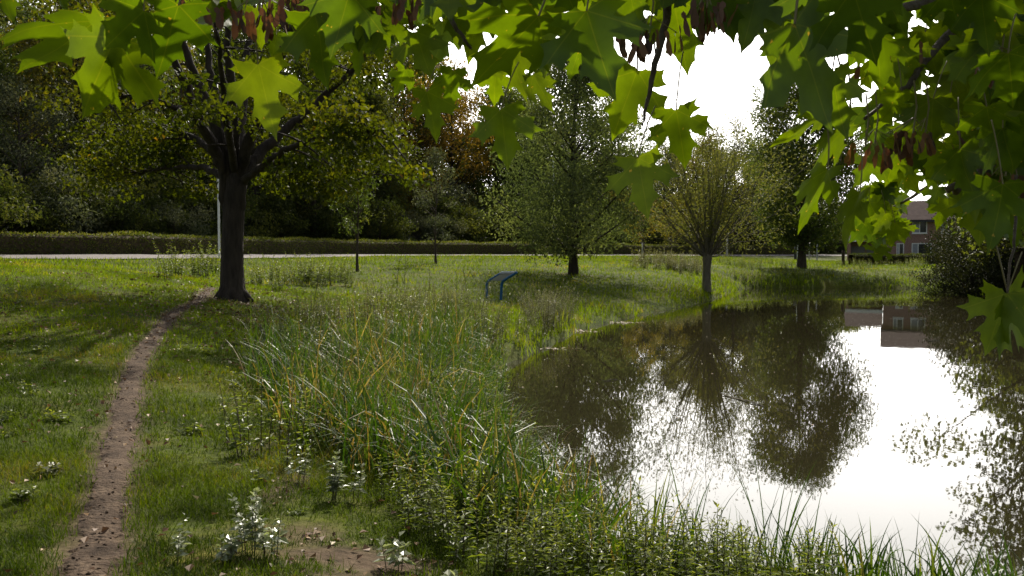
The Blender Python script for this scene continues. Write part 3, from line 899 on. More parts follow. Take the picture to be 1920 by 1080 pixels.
# --- saplings on the verge
def sapling(px, py, D, h, label, mat, cb, rx):
    r = make_tree('sapling', label, 'tree', 'slender saplings on the verge', h, .065, cb, rx, (M['bark'], M[mat]), 30, 2600, .12, .55, .45, 'egg', flat=.9)
    r.location = g3(*at(px, py, D)[:2], -.03)
sapling(670,512,40,5.4,'slender sapling with sparse yellowish leaves beside the bright verge shrubs','green',1.9,.95)
sapling(817,495,50,6.2,'slender sapling with a narrow grey green crown near the road','grey',1.3,1.15)
sapling(1207,484,66,5.2,'young staked tree behind the grey herbs left of the pollard','olive',1.6,1.6)
sapling(1258,480,74,5.2,'small yellow green tree seen over the grey herbs','olive',1.5,1.7)

# --- the wood beyond the hedge
dk, bk = M['darkbark'], M['bark']
PT = {
 'dark':  make_tree('woodland_tree', '', 'tree', None, 19, .3, 2.0, 4.6, (dk, M['dark']), 70, 11000, .30, .6, 1.9, 'egg'),
 'green': make_tree('woodland_tree', '', 'tree', None, 17, .28, 2.2, 4.4, (dk, M['green']), 66, 11000, .28, .6, 1.7, 'egg'),
 'olive': make_tree('woodland_tree', '', 'tree', None, 14, .25, 2.0, 4.2, (dk, M['olive']), 60, 10000, .27, .6, 1.5, 'egg'),
 'grey':  make_tree('woodland_tree', '', 'tree', None, 12, .22, 1.2, 4.0, (bk, M['grey']), 60, 11000, .22, .35, 1.5, 'ball'),
 'rust':  make_tree('woodland_tree', '', 'tree', None, 15, .25, 3.0, 3.6, (dk, M['rust']), 50, 8000, .24, .6, 1.2, 'egg'),
 'loose': make_tree('woodland_tree', '', 'tree', None, 16, .22, 2.5, 3.4, (bk, M['grey']), 60, 6500, .22, .5, 1.1, 'egg'),
}
USED = set()
def wood(kind, px, D, s, label, group):
    loc = ground_tree(px, D)
    p = PT[kind]
    if kind not in USED:
        USED.add(kind)
        p.location = loc; p.rotation_euler = (0, 0, U(0, 6.28)); p.scale = (s, s, s); p['label'] = label; p['group'] = group
    else:
        copy_thing(p, loc, U(0, 6.28), (s * U(.9, 1.1), s * U(.9, 1.1), s), label, group)
G = 'woodland trees beyond the hedge'
lab = {'dark': 'tall dark green tree in the wood beyond the hedge', 'green': 'tall mid green tree in the wood beyond the hedge', 'olive': 'yellowing olive tree in the wood beyond the hedge',
       'grey': 'grey green bushy tree in the wood beyond the hedge', 'rust': 'rust orange autumn tree in the wood beyond the hedge', 'loose': 'loose thin crowned grey tree against the sky beyond the hedge'}
for kind, px, D, s in [
    ('dark',-260,50,1.0),('dark',-40,62,1.05),('grey',40,49,.78),('olive',150,56,1.15),('dark',230,68,1.1),('olive',330,64,1.05),('green',420,72,1.1),('dark',520,76,1.1),
    ('grey',-120,48,.9),('olive',-220,64,1.2),('green',60,74,1.2),('dark',160,84,1.25),('dark',340,88,1.25),('green',250,56,.8),
    ('green',610,74,1.05),('dark',680,82,1.1),('olive',640,88,1.25),('rust',760,84,1.15),('rust',845,90,1.25),('dark',740,90,1.1),('olive',720,78,.75),('dark',560,92,1.3),('green',460,92,1.3),
    ('dark',860,92,.62),('dark',930,96,.75),('green',900,104,.85),('green',985,98,.7),('dark',1010,106,.8),('loose',1030,100,1.05),('loose',1150,108,.95),('green',1090,104,.62),('dark',1150,108,.58),
    ('loose',1080,120,1.1),('olive',1225,104,.45),('green',1230,118,.62),('loose',1330,112,1.0),('loose',1280,122,1.0),('green',1400,114,.85),('green',1440,122,.9),('loose',1470,112,.85),('dark',1330,124,.5),('dark',1400,126,.5),('dark',1480,124,.6),('green',1540,124,.6),
    ('dark',-420,58,1.1),('green',-560,48,1.1),
    ('dark',-130,70,1.35),('dark',20,84,1.45),('green',110,96,1.5),('dark',270,100,1.55),('dark',420,104,1.5),('green',660,104,1.35),('dark',800,112,1.3),('dark',480,62,.8),('dark',590,66,.8),('dark',110,62,.8),('green',-20,56,.8),('dark',700,74,.7),('dark',780,90,.8),('dark',930,110,1.05),('rust',830,100,1.25),
    ('dark',985,108,1.0),('green',1045,112,.95),('dark',1120,112,.85),('green',1190,110,.75),('dark',1260,112,.68),('green',1320,116,.62),('olive',1165,100,.6),('grey',1290,104,.62),('grey',1380,108,.62),
    ('olive',1325,104,.95),('grey',1425,106,1.1),('green',1490,110,.8),('loose',1375,100,.95),('grey',1300,110,1.15),('grey',1465,116,1.2),('loose',1245,104,.85),('dark',1075,118,1.15),('green',955,102,1.15),('dark',1160,122,1.1),('dark',1010,96,.8)]:
    wood(kind, px, D, s, lab[kind], G)
# understorey shrubs right behind the hedge
us = make_tree('understorey_shrub', '', 'shrub', None, 3.4, .06, .2, 2.1, (dk, M['dark']), 34, 5500, .17, .55, .8, 'ball')
us2 = make_tree('understorey_shrub', '', 'shrub', None, 3.8, .06, .2, 2.0, (dk, M['green']), 34, 5500, .17, .55, .8, 'ball')
us3 = make_tree('understorey_shrub', '', 'shrub', None, 3.0, .06, .2, 2.0, (dk, M['grey']), 30, 4500, .16, .45, .75, 'ball')
seen = set()
UL = {us: 'dark shrub under the trees right behind the long hedge', us2: 'green shrub under the trees right behind the long hedge', us3: 'greyish shrub under the trees right behind the long hedge'}
hp = HEDGE[14:74]
for i in range(0, 44):
    q = offset_line(HEDGE, -U(2.2, 6.5))[14 + int(i * 1.25)]
    p = [us, us2, us, us3][RNG.integers(0, 4)]
    s = U(.65, 1.15) * (1 + .004 * q[1])
    loc = g3(q[0] + U(-.5, .5), q[1] + U(-.5, .5), -.05)
    if p not in seen:
        seen.add(p); p.location = loc; p.scale = (s, s, s); p['label'] = UL[p]; p['group'] = 'understorey behind the hedge'
    else:
        copy_thing(p, loc, U(0, 6.28), s, UL[p], 'understorey behind the hedge')
for i in range(0, 40):
    q = offset_line(HEDGE, -U(8, 17))[16 + int(i * 1.3)]
    p = [us, us2, us, us3, us2][RNG.integers(0, 5)]
    s = U(1.2, 1.8) * (1 + .003 * q[1])
    copy_thing(p, g3(q[0] + U(-.8, .8), q[1] + U(-.8, .8), -.05), U(0, 6.28), s, {us: 'large dark shrub deep between the trunks of the wood', us2: 'large green shrub deep between the trunks of the wood', us3: 'large greyish shrub deep between the trunks of the wood'}[p], 'shrubs deep in the wood')
for px_, D_, s_, p in [(880,88,1.5,us),(905,94,1.7,us2),(928,88,1.4,us),(950,96,1.7,us),(1130,100,1.5,us2),(1440,112,1.4,us),(1530,118,1.7,us),(1570,120,1.8,us2),(1610,122,1.8,us)]:
    copy_thing(p, g3(px2x(px_, D_), D_, -.05), U(0, 6.28), s_, 'dense shrub closing a gap beneath the far trees', 'shrubs under the far trees')
for p in (us, us2, us3):
    if p not in seen: p.location = g3(-20, 52)

# right bank: dark bushes by the water and the tall trees above them
rb = make_tree('bank_bush', '', 'bush', None, 3.6, .08, .0, 2.6, (dk, M['darkbush']), 46, 9000, .15, .5, .9, 'ball')
RB = [(1772,49,.5,'dark low bush hanging over the right end of the pond, nearest the house'),(1822,48,.95,'large dark bush at the right end of the pond'),(1885,52,1.45,'tall dark bush rising behind the other bushes right of the house'),
      (1905,46,1.05,'dark bush at the right shore before the clipped green hedge'),(1980,44,1.2,'dark bush further right along the pond shore'),(1832,58,1.1,'dark bush growing between the brick house and the water'),(2090,42,1.3,'dark bush hidden beyond the right shore'),(1850,48.5,.5,'small shrub low over the water at the right shore')]
for i, (px, D, s, l) in enumerate(RB):
    loc = g3(px2x(px, D), D, -.1)
    if i == 0:
        rb.location = loc; rb.scale = (s, s, s); rb['label'] = l; rb['group'] = 'bushes on the right bank'
    else:
        copy_thing(rb, loc, U(0, 6.28), s, l, 'bushes on the right bank')
for (k, px, D, s, l) in [('green',1960,44,.98,'tall tree on the right bank whose dark reflection fills the right edge of the pond'),('dark',2060,41,1.0,'tall dark tree further along the right bank'),('dark',2250,34,.8,'dark tree on the right bank closest to the camera'),('green',1880,62,.5,'mid green tree behind the dark bushes of the right bank'),('dark',2000,70,.8,'dark tree far behind the right bank'),('green',2500,28,.8,'green tree on the right bank beside the near water')]:
    wood(k, px, D, s, l, 'trees on the right bank')
# far trees around the house
for (k, px, D, s) in [('green',1800,120,.62),('dark',1900,118,.7),('green',1600,130,.42),('dark',2000,110,.7),('dark',1560,122,.36)]:
    wood(k, px, D, s, 'tree in the gardens behind the brick house', 'garden trees behind the house')

# ------------------------------------------------------------------ hedges
def hedge(name, line, label, hgt, wid, mat, core, n, L, vtop=.2):
    root = thing(name, g3(*line[len(line) // 2]), label, 'hedge')
    o3 = np.array(root.location)
    mc, ml = MB(), MB()
    t = nrm(np.gradient(line, axis=0)); nn = np.stack([t[:, 1], -t[:, 0]], -1)
    m = len(line)
    z0 = gz(line[:, 0], line[:, 1])
    prof = [(-.46, -.1), (-.46, .82), (-.30, .94), (.30, .94), (.46, .82), (.46, -.1)]
    V = np.stack([np.concatenate([line + nn * wid * a, (z0 + hgt * b)[:, None]], -1) for a, b in prof], 1) - o3
    i = (np.arange(m - 1)[:, None] * 6 + np.arange(5)[None]).ravel()
    mc.add(V, np.stack([i, i + 1, i + 7, i + 6], -1))
    seg = np.linalg.norm(np.diff(line, axis=0), axis=1); cum = np.r_[0, np.cumsum(seg)]
    s = U(0, cum[-1], n)
    P = np.stack([np.interp(s, cum, line[:, 0]), np.interp(s, cum, line[:, 1])], -1)
    N2 = np.stack([np.interp(s, cum, nn[:, 0]), np.interp(s, cum, nn[:, 1])], -1)
    zb = np.interp(s, cum, z0)
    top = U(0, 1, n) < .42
    a = np.where(top, U(-.5, .5, n), np.where(U(0, 1, n) < .75, .48, -.48) + U(-.04, .04, n))
    b = np.where(top, .95 + U(-.06, .10, n) + .09 * np.sin(s * 1.3) * np.sin(s * .47), U(0, .97, n))
    c = np.concatenate([P + N2 * (wid * a)[:, None], (zb + hgt * b)[:, None]], -1) - o3
    N3 = np.concatenate([N2 * np.sign(a)[:, None], np.zeros((n, 1))], -1)
    out = np.where(top[:, None], np.array([[0, 0, 1.0]]), N3)
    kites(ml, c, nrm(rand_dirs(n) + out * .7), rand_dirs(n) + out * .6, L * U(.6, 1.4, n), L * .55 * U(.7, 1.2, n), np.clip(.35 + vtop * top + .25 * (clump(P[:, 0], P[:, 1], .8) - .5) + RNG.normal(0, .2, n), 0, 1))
    mc.obj('branchwork', core, root); ml.obj('foliage', mat, root)
    return root
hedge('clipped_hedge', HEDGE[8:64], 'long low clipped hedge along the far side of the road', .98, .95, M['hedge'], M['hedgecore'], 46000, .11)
hl = np.stack([np.linspace(27.5, 46, 20), np.linspace(72, 76, 20)], -1)
hedge('garden_hedge', hl, 'low dark hedge across the foot of the brick house', .85, .8, M['dark'], M['hedgecore'], 9000, .11)
hl = np.stack([np.linspace(22.6, 30, 12), np.linspace(39.5, 39, 12)], -1)
hedge('conifer_hedge', hl, 'tall clipped bright green hedge block at the right edge by the pond', 2.6, 1.0, M['green'], M['hedgecore'], 12000, .08)

# ------------------------------------------------------------------ posts and the blue stand
def post(px, py, top, D, r, mat, label, cap=True, group='posts along the road', name='roadside_post'):
    b = at(px, py, D); h = (py - top) / F * D
    root = thing(name, (b[0], b[1], b[2]), label, 'post', group)
    zg = float(gz(np.array([b[0]]), np.array([b[1]]))[0]) - b[2]
    mb = MB(); tube(mb, [(0,0,min(zg,0)-.2),(0,0,h*.5),(0,0,h)], [r, r*.95, r*.85], 10); mb.obj('shaft', mat, root, smooth=True)
    if cap:
        mb = MB(); tube(mb, [(0,0,h+.003),(0,0,h+.05),(0,0,h+.08)], [r*1.25, r*1.2, r*.5], 10); mb.obj('cap', M['darkpost'], root)
    return root
post(411,470,150,43,.055,M['white'],'tall pale lamp post half hidden behind the big maple trunk',True,None,'lamp_post')
post(1037,474,300,82,.085,M['galv'],'thin pale pole behind the lone round crowned tree',True,None,'thin_pole')
post(1363,478,447,92,.11,M['post'],'short pale post by the road right of the pollard willow')
post(1496,482,425,84,.10,M['white'],'white pole directly left of the trunk before the house')
post(1492,482,462,84.4,.16,M['darkpost'],'squat dark box post beside the white pole',False)
post(1517,480,450,86,.07,M['post'],'pale post right of the trunk before the house')
post(1532,480,455,86,.07,M['galv'],'grey garden post between the trunk and the garage')
post(1204,486,455,64,.05,M['post'],'wooden stake tied to the young tree behind the grey herbs',False,None,'tree_stake')
post(1581,484,470,70,.13,M['bark'],'stubby wooden post in front of the garage corner',False,None,'wooden_post')

# blue stand: two bent tubes carrying a tilted panel
p0 = at(913,566,33); p1 = at(940,570,32.4)
gz0 = float(gz(np.array([p0[0]]), np.array([p0[1]]))[0])
st = thing('information_stand', (p0[0], p0[1], gz0), 'blue two legged information stand with a tilted panel on the bank', 'sign')
o3 = np.array(st.location)
def P_(px, py, D): return at(px, py, D) - o3
for foot, knee, kn2, end in [((912,572,33), (913,533,33), (916,527,32.95), (942,511,32.45)), ((938.5,574,32.2), (940.5,534,32.2), (943,527,32.15), (969,510.5,31.65))]:
    mb = MB()
    a, b, c, d = P_(*foot), P_(*knee), P_(*kn2), P_(*end)
    tube(mb, np.array([a - np.array([0,0,.25]), a, a * .5 + b * .5, b, (b + c) / 2 + (c - b) * .05, c, c * .5 + d * .5, d]), .050, 10)
    mb.obj('leg', M['blue'], st, smooth=True)
A, B, C_, D_ = P_(917,527,32.95), P_(942,511,32.45), P_(969,510.5,31.65), P_(944,527,32.15)
nv = nrm(np.cross(B - A, D_ - A)); nv = nv if nv[2] > 0 else -nv
mb = MB()
lo = [A + nv * .02, B + nv * .02, C_ + nv * .02, D_ + nv * .02]; hi = [q + nv * .012 for q in lo]
mb.add(lo + hi, np.array([[3,2,1,0],[4,5,6,7],[0,1,5,4],[1,2,6,5],[2,3,7,6],[3,0,4,7]]))
mb.obj('panel', M['panelback'], st)
mb = MB()
ed = B - C_
tube(mb, [C_ + nv * .01, (B + C_) / 2 + nv * .01, B + nv * .01], .035, 8); mb.obj('top_rail', M['blue'], st, smooth=True)
mb = MB(); u1 = nrm(A - B) * .14
V = [B + nv * .047, C_ + nv * .047, C_ + nv * .047 + u1, B + nv * .047 + u1]
mb.add(V + [v + nv * .006 for v in V], np.array([[3,2,1,0],[4,5,6,7],[0,1,5,4],[1,2,6,5],[2,3,7,6],[3,0,4,7]])); mb.obj('rim_strip', M['galv'], st)

# ------------------------------------------------------------------ brick house
def brick_mat():
    m, n, L, P, O = new_mat('red_brick')
    tc = n.new('ShaderNodeTexCoord'); mp = n.new('ShaderNodeMapping'); mp.inputs['Rotation'].default_value = (math.pi / 2, 0, 0)
    L.new(tc.outputs['Object'], mp.inputs[0])
    b = n.new('ShaderNodeTexBrick')
    b.inputs['Color1'].default_value = (0.24, 0.12, 0.095, 1); b.inputs['Color2'].default_value = (0.30, 0.155, 0.122, 1); b.inputs['Mortar'].default_value = (0.38, 0.32, 0.28, 1)
    b.inputs['Scale'].default_value = 4.2; b.inputs['Mortar Size'].default_value = .02
    L.new(mp.outputs[0], b.inputs['Vector']); L.new(b.outputs[0], P.inputs['Base Color'])
    P.inputs['Roughness'].default_value = .9
    return m
M['brick'] = brick_mat()
M['rooftile'] = noise_mat('roof_tiles', [(0.3, (0.060, 0.043, 0.038)), (0.7, (0.10, 0.073, 0.066))], 2.5, .95, .3, 14, spec=.04)
M['garage'] = plain_mat('grey_garage_door', (0.22, 0.21, 0.20), .6)
M['glass'] = noise_mat('window_glass', [(0.3, (0.02, 0.022, 0.026)), (0.7, (0.05, 0.055, 0.06))], 1.5, .06, spec=.8)
M['curtain'] = plain_mat('net_curtain', (0.30, 0.31, 0.33), .8)
HD = 85.0
mpp = HD / F
hx = lambda px: (px - 960) * mpp
hz = lambda py: EYE + (470 - py) * mpp
x0, x1 = hx(1657), hx(1815)
zg = 1.1
house = thing('brick_house', (x0, HD, zg), 'two storey red brick house with brown tiled roof behind the pond', 'house')
o3 = np.array([x0, HD, zg])
def hobj(name, mb, mat, parent=None, smooth=False):
    return mb.obj(name, mat, parent or house, smooth)
def hbox(name, a, b, mat, parent=None):
    mb = MB(); box(mb, np.array(a) - o3, np.array(b) - o3); return hobj(name, mb, mat, parent)
ze, zr = hz(413), hz(374)
hbox('wall', (x0, HD, zg - .4), (x1, HD + 8, ze), M['brick'])
def gable(name, xa, xb, ya, yb, zlo, zhi, over=.35, mat='rooftile'):
    ym = (ya + yb) / 2
    mb = MB()
    s = (zhi - zlo) / (ym - ya)
    pts = [(ya - over, zlo - s * over), (ym, zhi), (yb + over, zlo - s * over), (yb + over, zlo - s * over - .14), (ym, zhi - .16), (ya - over, zlo - s * over - .14)]
    V = [(x, y, z) for x in (xa - over * .6, xb + over * .6) for y, z in pts]
    mb.add(np.array(V) - o3, [np.array([[0,1,7,6],[1,2,8,7],[2,3,9,8],[3,4,10,9],[4,5,11,10],[5,0,6,11]]), np.array([[0,5,4,1],[1,4,3,2],[6,7,10,11],[7,8,9,10]])])
    o = hobj(name, mb, M[mat])
    mb = MB()       # gable triangles
    for x in (xa + .003, xb - .003):
        mb.add(np.array([(x, ya, zlo), (x, yb, zlo), (x, ym, zhi - .17)]) - o3, np.array([[0,1,2]]))
    hobj('gable_wall', mb, M['brick'])
    return o
roof = gable('roof', x0, x1, HD, HD + 8, ze + .16, zr)
hbox('gutter', (x0 - .2, HD - .50, ze - .22), (x1 + .2, HD - .38, ze - .10), M['darkpost'])
def window(pa, pb, ya, yb, panes):
    xa, xb, zt, zb = hx(pa), hx(pb), hz(ya), hz(yb)
    fr = MB(); f = .085; y = HD - .03
    for a, b in [((xa, zb), (xa + f, zt)), ((xb - f, zb), (xb, zt)), ((xa + f, zb), (xb - f, zb + f)), ((xa + f, zt - f), (xb - f, zt))]:
        box(fr, np.array([a[0], y, a[1]]) - o3, np.array([b[0], y + .08, b[1]]) - o3)
    xm = xa + (xb - xa) * panes
    box(fr, np.array([xm - f/2, y + .003, zb + f]) - o3, np.array([xm + f/2, y + .077, zt - f]) - o3)
    w = hobj('window', fr, M['white'])
    mb = MB(); box(mb, np.array([xa + f, HD - .012, zb + f]) - o3, np.array([xm - f/2, HD + .004, zt - f]) - o3); hobj('pane', mb, M['curtain'], w)
    mb = MB(); box(mb, np.array([xm + f/2, HD - .012, zb + f]) - o3, np.array([xb - f, HD + .004, zt - f]) - o3); hobj('pane', mb, M['glass'], w)
    mb = MB(); box(mb, np.array([xa - .06, HD - .10, zb - .07]) - o3, np.array([xb + .06, HD - .004, zb - .004]) - o3); hobj('sill', mb, M['white'], w)
window(1708.5, 1735.5, 415.5, 438, .5)
window(1676, 1695, 415.5, 438, .4)
window(1708, 1744, 456, 478, .33)
window(1680, 1694, 456, 482, .35)
window(1760, 1785, 415.5, 438, .5)
house.rotation_euler = (0, 0, -math.atan2(x0, HD)); house.scale = (math.cos(math.atan2(x0, HD)), 1, 1)
# garage wing on the left
g0, g1 = hx(1587), x0 - .01
zf = hz(447)
hbox('garage_wall', (g0, HD + 1.0, zg - .4), (g1, HD + 6.6, zf - .3), M['brick'])
hbox('garage_pillar', (g0, HD - .3, zg - .4), (g0 + .35, HD + .98, zf - .3), M['brick'])
hbox('fascia', (g0 - .1, HD - .42, zf - .30), (g1, HD - .30, zf), M['white'])
hbox('lintel', (g0 + .36, HD + .9, zf - .75), (g1, HD + .99, zf - .31), M['brick'])
for a, b in [(1594, 1620), (1624, 1650)]:
    hbox('garage_door', (hx(a), HD + .93, zg), (hx(b), HD + .985, zf - .77), M['garage'])
gable('garage_roof', g0, g1 - .25, HD, HD + 6.5, zf + .12, hz(415))

# ------------------------------------------------------------------ floating debris and litter
def drift(px, py, w, n, label):
    D = EYE * F / (py - 470)
    c = at(px, py, D)
    mb = MB()
    x = RNG.normal(0, w / 2, n); y = RNG.normal(0, .12, n)
    kites(mb, np.stack([x, y, np.full(n, .012)], -1), nrm(np.stack([U(-1, 1, n), U(-.6, .6, n), U(0, .15, n)], -1)), np.tile([0, 0, 1.0], (n, 1)) + RNG.normal(0, .15, (n, 3)), U(.06, .22, n), U(.02, .06, n), U(.6, 1, n), .15, 0)
    o = mb.obj('floating_litter', M['litter']); o.location = (c[0], c[1], 0)
    tag(o, label, 'litter', kind='stuff')
drift(1085,622,.55,60,'pale dead leaves floating by the bank below the blue stand')
drift(1180,606,.9,60,'line of pale reed litter drifting near the bank')
drift(1040,655,.5,26,'sparse brown litter on the dark water')
drift(1240,578,.5,16,'pale scrap floating at the bank edge')
for (px, py, l, rz, lab_) in [(1143,715,.32,.25,'short pale twig floating on the dark water'),(1390,752,.55,-.75,'thin pale twig floating between tree reflections'),(1750,640,.4,.1,'scrap of pale twig floating on the house reflection')]:
    D = EYE * F / (py - 470); c = at(px, py, D)
    mb = MB(); s = np.linspace(-.5, .5, 7)
    tube(mb, np.stack([s * l * math.cos(rz), s * l * math.sin(rz) * 3, .012 + .01 * np.sin(s * 9)], -1), .010, 5)
    tube(mb, [(0, 0, .012), (l * .1, l * .25, .03)], [.007, .003], 4)
    o = mb.obj('floating_twig', M['palebark']); o.location = (c[0], c[1], 0)
    tag(o, lab_, 'twig')
# surface specks on the water
mb = MB(); n = 240
y = U(12, 50, n); x = U(-.02, .52, n) * y
k = poly_sd(x, y, POND) < -.3
x, y = x[k], y[k]; n = len(x)
kites(mb, np.stack([x, y, np.full(n, .008)], -1), nrm(np.stack([U(-1, 1, n), U(-1, 1, n), 0 * x], -1)), np.tile([0, 0, 1.], (n, 1)), U(.02, .06, n), U(.02, .04, n), U(.5, 1, n), 0, 0)
tag(mb.obj('floating_specks', M['litter']), 'tiny leaf specks scattered on the pond surface', 'litter', kind='stuff')

mb = MB()
n = 26000
y = np.sqrt(U(3.5 ** 2, 30 ** 2, n)); x = U(-.62, .1, n) * y
b = bare(x, y)
patch = 1.6 * np.exp(-((x + .85) ** 2 / .3 + (y - 5.05) ** 2 / .14)) + np.exp(-((x + .6) ** 2 / .2 + (y - 4.55) ** 2 / .1))
near_tree = np.exp(-((x + 6.2) ** 2 / 9 + (y - 20) ** 2 / 22))
k = (U(0, 1, n) < .085 + .5 * b * (line_d(x, y, PATHW) > .2) + .06 * b + .55 * near_tree + patch) & (poly_sd(x, y, POND) > .3)
x, y = x[k], y[k]; n = len(x)
sc = U(.025, .06, n) * (1 + .03 * y)
kites(mb, np.stack([x, y, gz(x, y) + np.where(bare(x, y) < .3, U(.015, .065, n), .006)], -1), nrm(np.stack([U(-1, 1, n), U(-1, 1, n), U(0, .4, n)], -1)), np.tile([0, 0, 1.], (n, 1)) + RNG.normal(0, .35, (n, 3)), sc, sc * .8, np.clip(RNG.normal(.45, .25, n), 0, 1), .4, .1)
tag(mb.obj('leaf_litter', M['litter']), 'dry fallen leaves on the path and under the big maple', 'fallen leaves', kind='stuff')
# pebbles and twigs on the path
mb = MB()
for _ in range(260):
    i = RNG.integers(8, len(PATHW) - 12); p = PATHW[i] + RNG.normal(0, .13, 2); r = U(.004, .014)
    zc = float(gz(np.array([p[0]]), np.array([p[1]]))[0]) - .012
    V = np.array([[1,0,0],[0,1,0],[-1,0,0],[0,-1,0],[0,0,.7],[0,0,-.7]]) * r * U(.6, 1.4, (6, 1)) + np.array([p[0], p[1], zc + r * .3])
    mb.add(V, np.array([[0,1,4],[1,2,4],[2,3,4],[3,0,4],[1,0,5],[2,1,5],[3,2,5],[0,3,5]]))
tag(mb.obj('path_pebbles', M['path'], smooth=True), 'small pebbles and crumbs on the trodden path', 'pebbles', kind='stuff')

# ------------------------------------------------------------------ overhanging maple in the foreground
def maple_mat():
    m, n, L, P, O = new_mat('maple_leaves')
    a = n.new('ShaderNodeAttribute'); a.attribute_name = 'v'
    lp = n.new('ShaderNodeAttribute'); lp.attribute_name = 'lp'
    oi = n.new('ShaderNodeObjectInfo')
    ad = n.new('ShaderNodeMath'); ad.operation = 'MULTIPLY_ADD'; ad.inputs[1].default_value = .2
    L.new(oi.outputs['Random'], ad.inputs[0]); L.new(a.outputs['Fac'], ad.inputs[2])
    r = ramp(n, [(0.0, (0.035, 0.070, 0.006)), (0.5, (0.058, 0.098, 0.005)), (1.0, (0.084, 0.120, 0.005)), (1.0, (0.084, 0.120, 0.005))])
    L.new(ad.outputs[0], r.inputs[0])
    # veins: rays from the leaf base, mirrored
    sep = n.new('ShaderNodeSeparateXYZ'); L.new(lp.outputs['Vector'], sep.inputs[0])
    ab = n.new('ShaderNodeMath'); ab.operation = 'ABSOLUTE'; L.new(sep.outputs[0], ab.inputs[0])
    cm = n.new('ShaderNodeCombineXYZ'); L.new(ab.outputs[0], cm.inputs[0]); L.new(sep.outputs[1], cm.inputs[1])
    prev = None
    for ang in (90, 32, -12):
        d = n.new('ShaderNodeVectorMath'); d.operation = 'DOT_PRODUCT'
        d.inputs[1].default_value = (-math.sin(math.radians(ang)), math.cos(math.radians(ang)), 0)
        L.new(cm.outputs[0], d.inputs[0])
        b = n.new('ShaderNodeMath'); b.operation = 'ABSOLUTE'; L.new(d.outputs['Value'], b.inputs[0])
        if prev is None: prev = b
        else:
            mn = n.new('ShaderNodeMath'); mn.operation = 'MINIMUM'
            L.new(prev.outputs[0], mn.inputs[0]); L.new(b.outputs[0], mn.inputs[1]); prev = mn
    mr = n.new('ShaderNodeMapRange'); mr.inputs[1].default_value = .003; mr.inputs[2].default_value = .011; mr.inputs[3].default_value = .3; mr.inputs[4].default_value = 0
    L.new(prev.outputs[0], mr.inputs[0])
    vm = n.new('ShaderNodeMixRGB'); vm.inputs[2].default_value = (.15, .17, .03, 1)
    L.new(mr.outputs[0], vm.inputs[0]); L.new(r.outputs[0], vm.inputs[1])
    # mottling and brown specks
    off = n.new('ShaderNodeVectorMath'); off.operation = 'MULTIPLY_ADD'
    off.inputs[1].default_value = (1, 1, 1); L.new(lp.outputs['Vector'], off.inputs[0])
    sc = n.new('ShaderNodeMath'); sc.operation = 'MULTIPLY'; sc.inputs[1].default_value = 50
    L.new(oi.outputs['Random'], sc.inputs[0]); L.new(sc.outputs[0], off.inputs[2])
    z = n.new('ShaderNodeTexNoise'); z.inputs['Scale'].default_value = 3; z.inputs['Detail'].default_value = 5; L.new(off.outputs[0], z.inputs['Vector'])
    mo = ramp(n, [(.3, (.72, .72, .72)), (.7, (1.25, 1.2, 1.1))]); L.new(z.outputs['Fac'], mo.inputs[0])
    mm = n.new('ShaderNodeMixRGB'); mm.blend_type = 'MULTIPLY'; mm.inputs[0].default_value = 1
    L.new(vm.outputs[0], mm.inputs[1]); L.new(mo.outputs[0], mm.inputs[2])
    z2 = n.new('ShaderNodeTexNoise'); z2.inputs['Scale'].default_value = 9; z2.inputs['Detail'].default_value = 3; L.new(off.outputs[0], z2.inputs['Vector'])
    s2 = n.new('ShaderNodeMapRange'); s2.inputs[1].default_value = .71; s2.inputs[2].default_value = .76; L.new(z2.outputs['Fac'], s2.inputs[0])
    mb_ = n.new('ShaderNodeMixRGB'); mb_.inputs[2].default_value = (.30, .20, .06, 1)
    L.new(s2.outputs[0], mb_.inputs[0]); L.new(mm.outputs[0], mb_.inputs[1])
    L.new(mb_.outputs[0], P.inputs['Base Color'])
    P.inputs['Roughness'].default_value = .42; P.inputs['Specular IOR Level'].default_value = .4
    T = n.new('ShaderNodeBsdfTranslucent')
    tm = n.new('ShaderNodeMixRGB'); tm.blend_type = 'MULTIPLY'; tm.inputs[0].default_value = 1; tm.inputs[2].default_value = (2.6, 2.45, .3, 1)
    L.new(mb_.outputs[0], tm.inputs[1]); L.new(tm.outputs[0], T.inputs[0])
    X = n.new('ShaderNodeMixShader'); X.inputs[0].default_value = .46
    L.new(P.outputs[0], X.inputs[1]); L.new(T.outputs[0], X.inputs[2]); L.new(X.outputs[0], O.inputs[0])
    return m
M['maple'] = maple_mat()

